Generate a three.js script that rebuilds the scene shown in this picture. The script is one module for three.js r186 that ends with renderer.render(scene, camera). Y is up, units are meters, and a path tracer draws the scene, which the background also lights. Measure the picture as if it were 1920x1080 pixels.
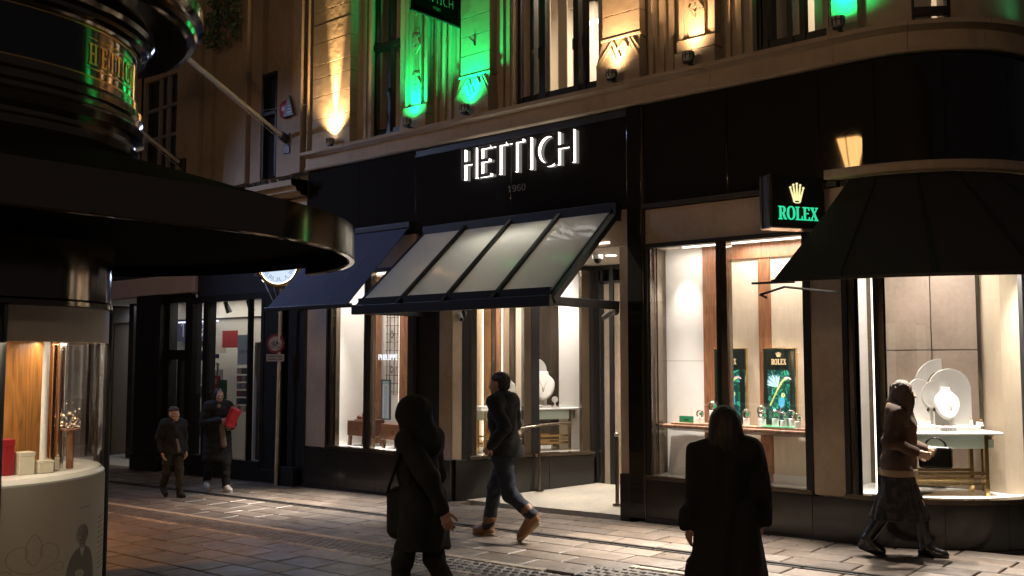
import * as THREE from 'three';
import { mergeGeometries } from 'three/addons/utils/BufferGeometryUtils.js';
import { RoundedBoxGeometry } from 'three/addons/geometries/RoundedBoxGeometry.js';
import { FontLoader } from 'three/addons/loaders/FontLoader.js';
import { TextGeometry } from 'three/addons/geometries/TextGeometry.js';

// ---------- camera, sky, moon, exposure ----------
const scene = new THREE.Scene();
const camera = new THREE.PerspectiveCamera(33.398, 1920 / 1080, 0.1, 400);
camera.position.set(12.3236, 1.9329, 9.4414);
const PITCH = 4.1625 * Math.PI / 180;
camera.lookAt(12.3236 - 0.64911 * Math.cos(PITCH), 1.9329 + Math.sin(PITCH), 9.4414 - 0.76069 * Math.cos(PITCH));
{
  const W = 16, H = 8, data = new Float32Array(W * H * 4);
  for (let i = 0; i < W * H; i++) {
    const up = Math.floor(i / W) / H;                      // a night sky over a lit town: a little warmer towards the horizon
    const k = up < 0.5 ? 1 : 1.25 - (up - 0.5) * 1.2;
    data.set([0.019 * k, 0.0165 * k, 0.0185 * k, 1], i * 4);
  }
  const sky = new THREE.DataTexture(data, W, H, THREE.RGBAFormat, THREE.FloatType);
  sky.mapping = THREE.EquirectangularReflectionMapping; sky.magFilter = THREE.LinearFilter; sky.needsUpdate = true;
  scene.background = sky; scene.environment = sky;
}
const moon = new THREE.DirectionalLight(0xbfd0ff, 0.012);
moon.position.set(20, 40, 12); moon.target.position.set(4, 0, 2); moon.castShadow = true; moon.shadow.radius = 20;
moon.shadow.camera.left = -25; moon.shadow.camera.right = 25; moon.shadow.camera.top = 25; moon.shadow.camera.bottom = -25; moon.shadow.camera.far = 90;
scene.add(moon, moon.target);
const renderer = new THREE.WebGLRenderer({ antialias: true });
renderer.setSize(1920, 1080);
renderer.toneMapping = THREE.LinearToneMapping;
renderer.toneMappingExposure = 1.0;
renderer.shadowMap.enabled = true;

// ---------- helpers ----------
let seedState = 12345;
const seed = (n) => { seedState = n >>> 0; };
const rnd = () => { seedState = (seedState + 0x6d2b79f5) | 0; let t = Math.imul(seedState ^ (seedState >>> 15), 1 | seedState); t = (t + Math.imul(t ^ (t >>> 7), 61 | t)) ^ t; return ((t ^ (t >>> 14)) >>> 0) / 4294967296; };
const rr = (a, b) => a + (b - a) * rnd();
const V = (x, y, z) => new THREE.Vector3(x, y, z);
const names = new Map();
function numbered(n) { const k = names.get(n) || 0; names.set(n, k + 1); return k ? n + '_' + String(k).padStart(3, '0') : n; }
const origin = new WeakMap();          // where a thing's base stands, so that its parts can be given in world coordinates
function thing(name, label, category, at = [0, 0, 0], group, kind) {
  const o = new THREE.Group(); o.name = numbered(name); o.position.set(...at); scene.add(o);
  if (label) o.userData.label = label;
  if (category) o.userData.category = category;
  if (group) o.userData.group = group;
  if (kind) o.userData.kind = kind;
  origin.set(o, at);
  return o;
}
function worldUV(g) {                  // texture coordinates in metres, projected along the largest normal component
  const p = g.attributes.position, n = g.attributes.normal, uv = new Float32Array(p.count * 2);
  for (let i = 0; i < p.count; i++) {
    const ax = Math.abs(n.getX(i)), ay = Math.abs(n.getY(i)), az = Math.abs(n.getZ(i)), x = p.getX(i), y = p.getY(i), z = p.getZ(i);
    if (ay >= ax && ay >= az) { uv[2 * i] = x; uv[2 * i + 1] = -z; } else if (ax >= az) { uv[2 * i] = -z + 0.37; uv[2 * i + 1] = y; } else { uv[2 * i] = x; uv[2 * i + 1] = y; }
  }
  g.setAttribute('uv', new THREE.BufferAttribute(uv, 2));
  return g;
}
function flat(geos) {
  const list = [].concat(geos).map((g) => { const h = g.index ? g.toNonIndexed() : g; for (const k of Object.keys(h.attributes)) if (!['position', 'normal', 'uv'].includes(k)) h.deleteAttribute(k); if (!h.attributes.uv) h.setAttribute('uv', new THREE.BufferAttribute(new Float32Array(h.attributes.position.count * 2), 2)); return h; });
  return list.length === 1 ? list[0] : mergeGeometries(list);
}
function part(name, geos, material, parent, opt = {}) {   // one named mesh; geometry in world coordinates unless opt.local
  const g = flat(geos);
  if (!opt.keepUV) worldUV(g);
  let root = parent; while (root.parent && root.parent !== scene) root = root.parent;
  if (!opt.local) { const o = origin.get(root) || [0, 0, 0]; g.translate(-o[0], -o[1], -o[2]); }
  const m = new THREE.Mesh(g, material); m.name = name; m.castShadow = m.receiveShadow = true;
  if (opt.label) m.userData.label = opt.label;
  if (opt.kind) m.userData.kind = opt.kind;
  parent.add(m);
  return m;
}
function solo(name, geos, material, at, label, category, group, opt = {}) {   // a thing that is one mesh
  const g = flat(geos);
  if (!opt.keepUV) worldUV(g);
  if (!opt.local) g.translate(-at[0], -at[1], -at[2]);
  const m = new THREE.Mesh(g, material); m.name = numbered(name); m.position.set(...at); m.castShadow = m.receiveShadow = true;
  if (label) m.userData.label = label;
  if (category) m.userData.category = category;
  if (group) m.userData.group = group;
  if (opt.kind) m.userData.kind = opt.kind;
  scene.add(m); origin.set(m, at);
  return m;
}
const B = (x0, x1, y0, y1, z0, z1) => new THREE.BoxGeometry(x1 - x0, y1 - y0, z1 - z0).translate((x0 + x1) / 2, (y0 + y1) / 2, (z0 + z1) / 2);
const RB = (x0, x1, y0, y1, z0, z1, r = 0.006, s = 2) => new RoundedBoxGeometry(x1 - x0, y1 - y0, z1 - z0, s, Math.min(r, (x1 - x0) * .49, (y1 - y0) * .49, (z1 - z0) * .49)).translate((x0 + x1) / 2, (y0 + y1) / 2, (z0 + z1) / 2);
function bar(a, b, w, h = w, round = 0) {  // a bar from a to b
  const d = b.clone().sub(a), L = d.length(), g = round ? new THREE.CylinderGeometry(w / 2, h / 2, L, round) : new THREE.BoxGeometry(w, L, h);
  const q = new THREE.Quaternion(), yv = d.clone().normalize();
  if (round) q.setFromUnitVectors(V(0, 1, 0), yv);
  else { let xv = V(0, 1, 0).cross(yv); if (xv.length() < 1e-3) xv = V(1, 0, 0); xv.normalize(); const zv = xv.clone().cross(yv); q.setFromRotationMatrix(new THREE.Matrix4().makeBasis(xv, yv, zv)); }
  return g.applyQuaternion(q).translate((a.x + b.x) / 2, (a.y + b.y) / 2, (a.z + b.z) / 2);
}
const cyl = (x, y0, y1, z, r0, r1 = r0, n = 20) => new THREE.CylinderGeometry(r1, r0, y1 - y0, n).translate(x, (y0 + y1) / 2, z);
const sph = (x, y, z, r, n = 16) => new THREE.SphereGeometry(r, n, Math.max(6, n * .6 | 0)).translate(x, y, z);
function quadGeo(a, b, c, d) {         // a quad a-b-c-d, counter-clockwise from outside
  const g = new THREE.BufferGeometry();
  g.setAttribute('position', new THREE.Float32BufferAttribute([a, b, c, a, c, d].flatMap((v) => v.toArray()), 3));
  g.setAttribute('uv', new THREE.Float32BufferAttribute([0, 0, 1, 0, 1, 1, 0, 0, 1, 1, 0, 1], 2));
  g.computeVertexNormals(); return g;
}
function slab(a, b, c, d, t) {         // a plate of thickness t whose outer face is a-b-c-d
  const n = b.clone().sub(a).cross(d.clone().sub(a)).normalize().multiplyScalar(-t), [e, f, g, h] = [a, b, c, d].map((v) => v.clone().add(n));
  return flat([quadGeo(a, b, c, d), quadGeo(f, e, h, g), quadGeo(e, a, d, h), quadGeo(b, f, g, c), quadGeo(d, c, g, h), quadGeo(e, f, b, a)]);
}
function sweep(path, profile, close = true) {   // path: [{x,z,nx,nz}], profile: [[out, y]] walked clockwise seen along the path
  const pos = [], nor = [], n = profile.length, put = (i, k, e) => { const p = path[i], [o, y] = profile[k], [a, b] = profile[e], [c, d] = profile[(e + 1) % n]; const L = Math.hypot(c - a, d - b) || 1, no = (d - b) / L, ny = -(c - a) / L; pos.push(p.x + p.nx * o, y, p.z + p.nz * o); nor.push(p.nx * no, ny, p.nz * no); };
  for (let i = 0; i + 1 < path.length; i++) for (let k = 0; k < (close ? n : n - 1); k++) { const l = (k + 1) % n; put(i, k, k); put(i + 1, k, k); put(i + 1, l, k); put(i, k, k); put(i + 1, l, k); put(i, l, k); }
  const g = new THREE.BufferGeometry();
  g.setAttribute('position', new THREE.Float32BufferAttribute(pos, 3)); g.setAttribute('normal', new THREE.Float32BufferAttribute(nor, 3));
  if (close) {                         // end caps
    const sh = new THREE.Shape(profile.map(([o, y]) => new THREE.Vector2(o, y))), caps = [];
    for (const [p, s] of [[path[0], -1], [path[path.length - 1], 1]]) { const c = new THREE.ShapeGeometry(sh).toNonIndexed(), q = c.attributes.position, tx = p.nz * s, tz = -p.nx * s; for (let i = 0; i < q.count; i++) { const o = q.getX(i), y = q.getY(i); q.setXYZ(i, p.x + p.nx * o, y, p.z + p.nz * o); c.attributes.normal.setXYZ(i, tx, 0, tz); } caps.push(c); }
    return flat([g, ...caps]);
  }
  return g;
}
// the line of the front: straight along x to the corner, then round it
const CX = 8.85, CZ = -1.3, CR = 1.3;
function frontPath(s0, s1, step = 0.09) {       // s = x up to CX, then CX + arc length
  const at = (s) => { if (s <= CX) return { x: s, z: 0, nx: 0, nz: 1 }; const a = (s - CX) / CR; if (a <= Math.PI / 2) return { x: CX + CR * Math.sin(a), z: CZ + CR * Math.cos(a), nx: Math.sin(a), nz: Math.cos(a) }; return { x: CX + CR, z: CZ - (s - CX - CR * Math.PI / 2), nx: 1, nz: 0 }; };
  const out = [at(s0)]; if (s0 < CX && s1 > CX) out.push(at(CX));
  for (let s = Math.max(s0, CX) + step; s < Math.min(s1, CX + CR * Math.PI / 2) - 1e-6; s += step) out.push(at(s));
  out.push(at(s1)); return out;
}
const rectProfile = (o0, o1, y0, y1) => [[o0, y0], [o1, y0], [o1, y1], [o0, y1]];
const font = await new FontLoader().loadAsync('fonts/droid/droid_sans_bold.typeface.json');
const fontR = await new FontLoader().loadAsync('fonts/droid/droid_sans_regular.typeface.json');
const fontSerif = await new FontLoader().loadAsync('fonts/droid/droid_serif_bold.typeface.json');
function textGeo(t, size, depth, f = font, width) { const g = new TextGeometry(t, { font: f, size, depth, curveSegments: 5 }); g.computeBoundingBox(); const b = g.boundingBox; g.translate(-(b.min.x + b.max.x) / 2, -b.min.y, 0); if (width) g.scale(width / (b.max.x - b.min.x), 1, 1); return g; }

// ---------- noise textures ----------
function hash2(x, y, s) { let h = Math.imul(x, 374761393) + Math.imul(y, 668265263) + Math.imul(s, 1442695041); h = Math.imul(h ^ (h >>> 13), 1274126177); return ((h ^ (h >>> 16)) >>> 0) / 4294967296; }
function vnoise(x, y, per, s) { const ix = Math.floor(x), iy = Math.floor(y), fx = x - ix, fy = y - iy, u = fx * fx * (3 - 2 * fx), v = fy * fy * (3 - 2 * fy), m = (a) => ((a % per) + per) % per; const a = hash2(m(ix), m(iy), s), b = hash2(m(ix + 1), m(iy), s), c = hash2(m(ix), m(iy + 1), s), d = hash2(m(ix + 1), m(iy + 1), s); return a + (b - a) * u + (c - a) * v + (a - b - c + d) * u * v; }
function fbm(x, y, base, oct, s) { let t = 0, a = 0.5, n = 0; for (let i = 0; i < oct; i++) { t += a * vnoise(x * base * (1 << i), y * base * (1 << i), base * (1 << i), s + i); n += a; a *= 0.55; } return t / n; }
function tex(size, fn, repeat = 1, srgb = false) {  // fn(u, v) -> number or [r,g,b], 0..1
  const d = new Uint8Array(size * size * 4);
  for (let y = 0; y < size; y++) for (let x = 0; x < size; x++) { const c = fn(x / size, y / size), i = (y * size + x) * 4; for (let k = 0; k < 3; k++) d[i + k] = Math.max(0, Math.min(255, 255 * (Array.isArray(c) ? c[k] : c))); d[i + 3] = 255; }
  const t = new THREE.DataTexture(d, size, size); t.wrapS = t.wrapT = THREE.RepeatWrapping; t.magFilter = THREE.LinearFilter; t.minFilter = THREE.LinearFilter; if (srgb) t.colorSpace = THREE.SRGBColorSpace; t.repeat.set(repeat, repeat); t.needsUpdate = true; return t;
}
const rep = (t, rx, ry = rx) => { const c = t.clone(); c.repeat.set(rx, ry); c.needsUpdate = true; return c; };
const tStone = tex(512, (u, v) => { const a = fbm(u, v, 3, 5, 11), b = fbm(u, v, 24, 3, 5), c = fbm(u * 1, v * .25, 14, 3, 77); const k = 0.62 + 0.34 * a + 0.16 * (b - .5) - 0.22 * Math.max(0, c - .56); return [k, k * .985, k * .96]; }, 0.45);
const tStoneBump = tex(512, (u, v) => 0.6 * fbm(u, v, 20, 4, 3) + 0.4 * fbm(u, v, 4, 4, 9), 0.6);
const tGrain = tex(512, (u, v) => { const s = vnoise(u * 128, v * 128, 128, 4), q = vnoise(u * 256, v * 256, 256, 14); return 0.25 + 0.5 * s * s + (q > .82 ? .4 : 0); }, 1.6);
const tSmudge = tex(512, (u, v) => { const a = fbm(u, v, 4, 5, 31), b = fbm(u, v, 40, 2, 8); return 0.35 + 0.75 * (a - .3) + 0.15 * (b - .5); }, 0.5);
const tFine = tex(256, (u, v) => 0.5 + 0.5 * (fbm(u, v, 64, 2, 21) - .5), 3);
const tWear = tex(512, (u, v) => { const a = fbm(u, v, 3, 5, 41), b = fbm(u, v, 16, 4, 42), c = fbm(u, v, 60, 2, 43); const gx = Math.floor(u * 26), gv = Math.floor(v * 26), gu = (u * 26 - gx - .2 - .6 * hash2(gx, gv, 51)) ** 2 + (v * 26 - gv - .2 - .6 * hash2(gx, gv, 52)) ** 2, gum = hash2(gx, gv, 53) > .8 && gu < .012 + .02 * hash2(gx, gv, 54) ? .72 : 1; const k = gum * (0.5 + 0.34 * a + 0.28 * (b - .5) + 0.32 * (c - .5)); return [k, k * .97, k * .93]; }, 0.22);
const tWood = tex(512, (u, v) => { const w = fbm(u, v * .12, 6, 4, 61), l = 0.5 + 0.5 * Math.sin((u * 22 + w * 9) * 6.283), f = fbm(u, v * .06, 90, 2, 66); const k = 0.55 + 0.22 * l + 0.4 * (f - .5) + 0.2 * (w - .5); return [k, k * .9, k * .78]; }, 1);
const tCloth = tex(256, (u, v) => 0.5 + 0.25 * Math.sin(u * 6.283 * 64) * Math.sin(v * 6.283 * 64) + 0.3 * (fbm(u, v, 8, 3, 71) - .5), 6);
const tStripe = tex(256, (u, v) => { const k = 0.86 + 0.12 * fbm(u, v * .1, 40, 2, 91); return [k, k * .97, k * .93]; }, 2);

// ---------- materials ----------
const M = {};
const std = (name, o) => { const m = new THREE.MeshStandardMaterial(o); m.name = name; return (M[name] = m); };
const phy = (name, o) => { const m = new THREE.MeshPhysicalMaterial(o); m.name = name; return (M[name] = m); };
const C = (r, g, b) => new THREE.Color().setRGB(r, g, b);
std('stone', { color: C(.48, .39, .29), map: tStone, bumpMap: tStoneBump, bumpScale: .006, roughness: .9 });
std('stoneDark', { color: C(.36, .28, .21), map: rep(tStone, .8), bumpMap: tStoneBump, bumpScale: .008, roughness: .92 });
std('mortar', { color: C(.12, .1, .08), roughness: .95 });
phy('granite', { color: C(.012, .0115, .012), roughnessMap: rep(tGrain, 6), roughness: .06, specularIntensity: .9 });
phy('granitePlinth', { color: C(.02, .0175, .016), roughnessMap: rep(tGrain, 6), roughness: .32, specularIntensity: .9 });
std('beige', { color: C(.46, .36, .27), map: rep(tStone, .9), bumpMap: tFine, bumpScale: .001, roughness: .55 });
std('blackMetal', { color: C(.01, .0095, .01), roughness: .5, metalness: .1 });
std('bronze', { color: C(.16, .13, .1), roughness: .36, metalness: .85, roughnessMap: tSmudge });
std('brushed', { color: C(.55, .5, .44), roughness: .3, metalness: 1 });
std('chrome', { color: C(.7, .68, .66), roughness: .12, metalness: 1 });
std('brass', { color: C(.7, .5, .22), roughness: .22, metalness: 1 });
phy('glass', { color: 0xffffff, transmission: 1, roughness: 0, thickness: 0, ior: 1.5 });
phy('frost', { color: C(.72, .74, .7), transmission: .78, roughness: .42, thickness: 0, ior: 1.5 });
const tHair = tex(256, (u, v) => { const k = 0.45 + 0.75 * (fbm(u, v * .08, 48, 3, 301) - .2); return [k, k, k]; }, 7);
std('plaster', { color: C(.75, .7, .62), roughness: .9, bumpMap: tFine, bumpScale: .0006 });
std('whitePanel', { color: C(.78, .755, .72), roughness: .7 });
std('stripedPanel', { color: C(.72, .62, .5), map: tStripe, roughness: .75 });
std('walnut', { color: C(.34, .16, .085), map: tWood, roughness: .42, bumpMap: tWood, bumpScale: .0004 });
std('darkWood', { color: C(.11, .05, .03), map: rep(tWood, 1.5), roughness: .3 });
std('sidePanel', { color: C(.5, .42, .32), map: tStripe, roughness: .75 });
std('taupe', { color: C(.36, .285, .235), map: rep(tStone, 1.2), roughness: .55, bumpMap: tFine, bumpScale: .0008 });
std('whiteGloss', { color: C(.8, .79, .76), roughness: .3 });
std('sage', { color: C(.3, .36, .3), roughness: .45 });
std('copperMirror', { color: C(.6, .36, .2), roughness: .12, metalness: 1 });
std('darkMirror', { color: C(.2, .17, .15), roughness: .1, metalness: 1 });
std('black', { color: C(.008, .008, .008), roughness: .6 });
std('rolexGreen', { color: C(.01, .2, .08), roughness: .5 });
std('plastic', { color: C(.03, .03, .032), roughness: .45 });
std('plasticGrey', { color: C(.3, .3, .3), roughness: .45 });
const glow = (name, r, g, b, k = 1) => std(name, { color: C(.05, .05, .05), emissive: C(r, g, b), emissiveIntensity: k, roughness: .6 });
// ---------- ground and paving ----------
const SL = 0.0225, gy = (x) => -0.07 + SL * x, TILT = Math.atan(SL);
{
  const g = new THREE.PlaneGeometry(160, 160, 1, 1).rotateX(-Math.PI / 2).rotateZ(TILT).translate(0, -0.13, 0);
  solo('ground', g, std('bedding', { color: C(.045, .038, .03), roughness: .95 }), [0, 0, 0], 'dark bedding of the pedestrian street that shows in the paving joints', 'ground', null, { kind: 'structure' });
  const pave = thing('pavement', 'brown stone slab paving of the pedestrian street with a double line of setts', 'pavement', [0, 0, 0], null, 'structure');
  const tones = [[.195, .152, .12], [.15, .117, .094], [.225, .178, .14], [.172, .138, .112], [.205, .157, .12]].map((c, i) => std('slab_' + i, { color: C(...c), map: tWear, bumpMap: tStoneBump, bumpScale: .004, roughness: 1, roughnessMap: tSmudge }));
  const light = ['light_a', 'light_b'].map((n, i) => std(n, { color: i ? C(.56, .47, .38) : C(.45, .38, .3), map: tWear, roughness: .8 }));
  function stone(w, d, cham = .006, h = .06) {   // a slab with worn edges: top at y = 0
    const a = w / 2, b = d / 2, c = cham, P = [], q = (...v) => { const [e, f, g, h2] = v; P.push(...e, ...f, ...g, ...e, ...g, ...h2); };
    q([-a + c, 0, b - c], [a - c, 0, b - c], [a - c, 0, -b + c], [-a + c, 0, -b + c]);
    q([-a, -c, b], [a, -c, b], [a - c, 0, b - c], [-a + c, 0, b - c]); q([a, -c, b], [a, -c, -b], [a - c, 0, -b + c], [a - c, 0, b - c]);
    q([a, -c, -b], [-a, -c, -b], [-a + c, 0, -b + c], [a - c, 0, -b + c]); q([-a, -c, -b], [-a, -c, b], [-a + c, 0, b - c], [-a + c, 0, -b + c]);
    q([-a, -h, b], [a, -h, b], [a, -c, b], [-a, -c, b]); q([a, -h, b], [a, -h, -b], [a, -c, -b], [a, -c, b]); q([a, -h, -b], [-a, -h, -b], [-a, -c, -b], [a, -c, -b]); q([-a, -h, -b], [-a, -h, b], [-a, -c, b], [-a, -c, -b]);
    const g = new THREE.BufferGeometry(); g.setAttribute('position', new THREE.Float32BufferAttribute(P, 3)); g.computeVertexNormals(); worldUV(g);
    const uv = g.attributes.uv, ou = rnd() * 7, ov = rnd() * 7; for (let i = 0; i < uv.count; i++) uv.setXY(i, uv.getX(i) + ou, uv.getY(i) + ov);
    return g;
  }
  seed(7);
  const GAP = .02, lens = [.44, .54, .64], rows = [.3, .36], shapes = {};
  for (const l of lens) for (const r of rows) shapes[l + '_' + r] = [0, 1, 2, 3].map(() => stone(l - GAP, r - GAP));
  const list = [];
  const drainZ = [1.29, 1.42];
  function course(z0, r, x0, x1, skip) { let x = x0 - rnd() * .6; while (x < x1) { const l = lens[Math.floor(rnd() * 3)]; const cx = x + l / 2, cz = z0 + r / 2; if (!skip || !skip(cx, cz)) list.push({ l, r, cx, cz }); x += l; } }
  const inSetts = (x, z) => z > 2.13 && z < 2.8 && x > 7.25 - (z - 2.13) * .68 + .1;
  let z = -.22; for (const r of [.3, .3, .3, .3, .3]) { course(z, r, -10, 11.5, (x, zz) => x > 3.15 && x < 6.0 && zz < .0); z += r; }
  z = 1.43; for (const r of [.3, .36, .3, .36]) { course(z, r, -10, 11.5, inSetts); z += r; }
  z = 3.28; for (let k = 0; k < 14; k++) { const r = rows[k % 2]; course(z, r, -5, 11, (x, zz) => false); z += r; }
  for (const s of list) s.near = (s.cx - 12.3) ** 2 + (s.cz - 9.4) ** 2;
  list.sort((a, b) => a.near - b.near);
  const rest = new Map();
  list.forEach((s, i) => {
    const g = shapes[s.l + '_' + s.r][Math.floor(rnd() * 4)], m = tones[Math.floor(rnd() * tones.length)], y = gy(s.cx) + rr(-.0022, .0022), rx = rr(-.003, .003), rz = TILT + rr(-.003, .003);
    if (i < 290) { const o = new THREE.Mesh(g, m); o.name = numbered('paving_slab'); o.position.set(s.cx, y, s.cz); o.rotation.set(rx, 0, rz); o.receiveShadow = true; pave.add(o); }
    else { const k = g.clone().applyMatrix4(new THREE.Matrix4().compose(V(s.cx, y, s.cz), new THREE.Quaternion().setFromEuler(new THREE.Euler(rx, 0, rz)), V(1, 1, 1))); if (!rest.has(m)) rest.set(m, []); rest.get(m).push(k); }
  });
  for (const [m, gs] of rest) part('distant_paving', gs, m, pave, { keepUV: true, kind: 'stuff' });
  // two lines of pale edging stones with small setts between them
  const edge = [stone(.33 - .01, .085), stone(.33 - .01, .085)];
  for (let x = -9; x < 7.0; x += .33) { const o = new THREE.Mesh(edge[0], light[Math.floor(rnd() * 2)]); o.name = numbered('edging_stone'); o.position.set(x, gy(x) + .003, 2.76); o.rotation.z = TILT; pave.add(o); }
  const sett = stone(.1 - .012, .1 - .012, .012), settMat = std('sett', { color: C(1, 1, 1), map: tWear, roughness: .55 });
  const place = []; const put = (x, zz, tone) => place.push([x + rr(-.004, .004), zz + rr(-.004, .004), tone]);
  for (let x = -9; x < 9.5; x += .1) { for (let k = 0; k < 4; k++) put(x + (k % 2) * .05, 2.86 + k * .095, rr(.12, .22)); }
  for (let x = -9; x < 9.5; x += .1) put(x, 3.235, Math.floor((x + 20) / .52) % 3 ? rr(.42, .6) : rr(.22, .4));
  for (let zz = 2.3; zz < 2.78; zz += .1) for (let x = 7.4 - (zz - 2.13) * .68; x < 11; x += .1) put(x + ((zz * 10 | 0) % 2) * .05, zz, rr(.13, .22));
  const im = new THREE.InstancedMesh(sett, settMat, place.length), mx = new THREE.Matrix4();
  place.forEach(([x, zz, t], i) => { mx.compose(V(x, gy(x) + rr(-.002, .003), zz), new THREE.Quaternion().setFromEuler(new THREE.Euler(rr(-.03, .03), rr(-.05, .05), TILT + rr(-.03, .03))), V(1, 1, 1)); im.setMatrixAt(i, mx); im.setColorAt(i, C(t, t * .84, t * .7)); });
  im.name = 'small_setts'; im.userData.kind = 'stuff'; im.receiveShadow = true; pave.add(im);
  for (let x = 7.3; x < 11; x += .33) { const o = new THREE.Mesh(edge[1], light[Math.floor(rnd() * 2)]); o.name = numbered('edging_stone'); o.position.set(x + .12, gy(x) + .003, 2.17); o.rotation.z = TILT; pave.add(o); }
  // the slot drain
  const drain = []; for (let x = -9; x < 11; x += .5) drain.push(new THREE.BoxGeometry(.49, .02, .025).rotateZ(TILT).translate(x, gy(x) - .008, 1.31), new THREE.BoxGeometry(.49, .02, .025).rotateZ(TILT).translate(x, gy(x) - .008, 1.40));
  part('drain_channel', drain, std('drain_iron', { color: C(.05, .043, .038), roughness: .5, metalness: .3 }), pave);
}
// ---------- the jewellery shop ----------
const shop = thing('jewellery_shop', 'corner jewellery shop in pale stone above polished black granite with lit display windows', 'building', [4.4, 0, 0]);
const AX = 3.2, AZ = 0, BX = 4.2, BZ = -1.95, WL = Math.hypot(BX - AX, BZ - AZ), TX = (BX - AX) / WL, TZ = (BZ - AZ) / WL, NX = -TZ, NZ = TX;
const W2 = (s, y, o = 0) => V(AX + TX * s + NX * o, y, AZ + TZ * s + NZ * o);           // along the splayed side of the entrance
function W2box(s0, s1, y0, y1, o0, o1, r = 0) { const g = r ? RB(0, s1 - s0, 0, y1 - y0, 0, o1 - o0, r) : B(0, s1 - s0, 0, y1 - y0, 0, o1 - o0); const p = W2(s0, y0, o0); return g.applyMatrix4(new THREE.Matrix4().makeBasis(V(TX, 0, TZ), V(0, 1, 0), V(NX, 0, NZ))).translate(p.x, p.y, p.z); }
const curveBox = (s0, s1, o0, o1, y0, y1) => sweep(frontPath(s0, s1), rectProfile(o0, o1, y0, y1));
{
  // black granite fascia, panel by panel
  const g = (n, geo, o) => part(n, geo, M.granite, shop, o);
  g('granite_panel', RB(0, 1.22, 3.7, 4.9, -.05, 0, .004)); g('granite_panel', RB(1.226, 2.455, 3.7, 4.9, -.05, 0, .004));
  g('granite_panel', RB(2.465, 4.26, 3.69, 4.79, -.05, .012, .004)); g('granite_panel', RB(4.264, 6.06, 3.69, 4.79, -.05, .012, .004));
  part('granite_moulding', [B(2.465, 6.06, 4.795, 4.83, -.05, .02), B(2.465, 6.06, 4.835, 4.9, -.05, .008)], M.blackMetal, shop);
  g('granite_pilaster', RB(6.07, 6.27, .1, 4.9, -.2, .03, .006));
  part('metal_trim', B(6.272, 6.29, .1, 4.9, -.05, .022), M.bronze, shop);
  g('granite_panel', RB(6.295, 7.37, 3.72, 4.9, -.05, 0, .004)); g('granite_panel', RB(7.376, 8.41, 3.72, 4.9, -.05, 0, .004));
  g('granite_panel', curveBox(8.416, 8.98, -.05, 0, 3.72, 4.9)); g('granite_panel', curveBox(8.986, 9.62, -.05, 0, 3.72, 4.9)); g('granite_panel', curveBox(9.626, 10.3, -.05, 0, 3.72, 4.9)); g('granite_panel', curveBox(10.306, 12, -.05, 0, 3.72, 4.9));
  part('shutter_box', [B(6.3, 8.6, 3.66, 3.715, -.05, .045), B(6.3, 8.6, 3.685, 3.7, .045, .055)], M.blackMetal, shop);
  // beige bands over the windows
  const b = (n, geo) => part(n, geo, M.beige, shop);
  b('fascia_band', RB(.0, 2.46, 3.25, 3.695, -.06, -.005, .004)); b('fascia_band', RB(2.95, 6.06, 3.26, 3.685, -.06, -.005, .004)); b('fascia_band', RB(6.3, 8.27, 3.25, 3.655, -.06, -.008, .004)); b('fascia_band', curveBox(8.275, 12, -.06, -.01, 3.25, 3.655));
  // piers and plinth
  b('pier_panel', RB(.012, .5, .56, 3.245, -.06, 0, .004)); part('corner_trim', B(-.03, .01, -.1, 4.9, -.08, .015), M.bronze, shop);
  part('dark_panel', RB(2.5, 2.93, .56, 3.69, -.08, -.03, .004), M.black, shop);
  b('pier_panel', RB(2.95, 3.18, .56, 3.25, -.06, 0, .004)); b('pier_panel', RB(5.94, 6.065, .6, 3.25, -.2, .0, .004)); b('pier_panel', curveBox(8.28, 8.6, -.06, 0, .56, 3.25));
  const p = (geo) => part('granite_plinth', geo, M.granitePlinth, shop);
  for (const [a, c] of [[.0, .83], [.834, 1.66], [1.664, 2.49], [2.494, 3.19]]) p(RB(a, c, -.15, .55, -.12, .02, .005));
  p(RB(5.93, 6.065, -.05, .59, -.25, .012, .005)); for (const [a, c] of [[6.295, 6.95], [6.954, 7.61], [7.614, 8.26]]) p(RB(a, c, 0, .55, -.12, .02, .005));
  for (const [a, c] of [[8.264, 8.9], [8.904, 9.5], [9.504, 10.1], [10.104, 12]]) p(curveBox(a, c, -.12, .02, 0, .55));
  for (const [a, c] of [[.05, .74], [.744, 1.44], [1.444, 2.15]]) p(W2box(a, c, -.1, .55, -.12, .015, .005));
  part('base_kerb', B(0, 3.19, -.2, gy(1.6) + .02, .02, .05), M.granitePlinth, shop); part('base_kerb', sweep(frontPath(6.3, 12), rectProfile(.02, .05, -.05, gy(8) + .022)), M.granitePlinth, shop);
  // stone ledge above the fascia
  const ledge = [[-.3, 4.905], [.06, 4.905], [.075, 4.92], [.075, 4.945], [.055, 4.955], [.055, 5.105], [.1, 5.12], [.17, 5.135], [.17, 5.18], [.1, 5.2], [-.3, 5.2]];
  for (const [a, c] of [[-.02, 1.38], [1.384, 2.86], [2.864, 4.3], [4.304, 5.78], [5.784, 7.2], [7.204, 8.6]]) part('ledge_stone', sweep(frontPath(a, c), ledge), M.stone, shop);
  for (const [a, c] of [[8.604, 9.3], [9.304, 10], [10.004, 11], [11.004, 13]]) part('ledge_stone', sweep(frontPath(a, c), ledge), M.stone, shop);
  // walls behind and between the piers of the upper floor
  const TOP = 9.4, w = (a, c, z0 = -.12, m = M.stone) => part('wall', B(a, c, 5.19, TOP, -.55, z0), m, shop);
  w(-.02, 1.3); w(1.98, 4.18, -.12); w(5.62, 7.64); w(8.5, 8.845);
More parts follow.
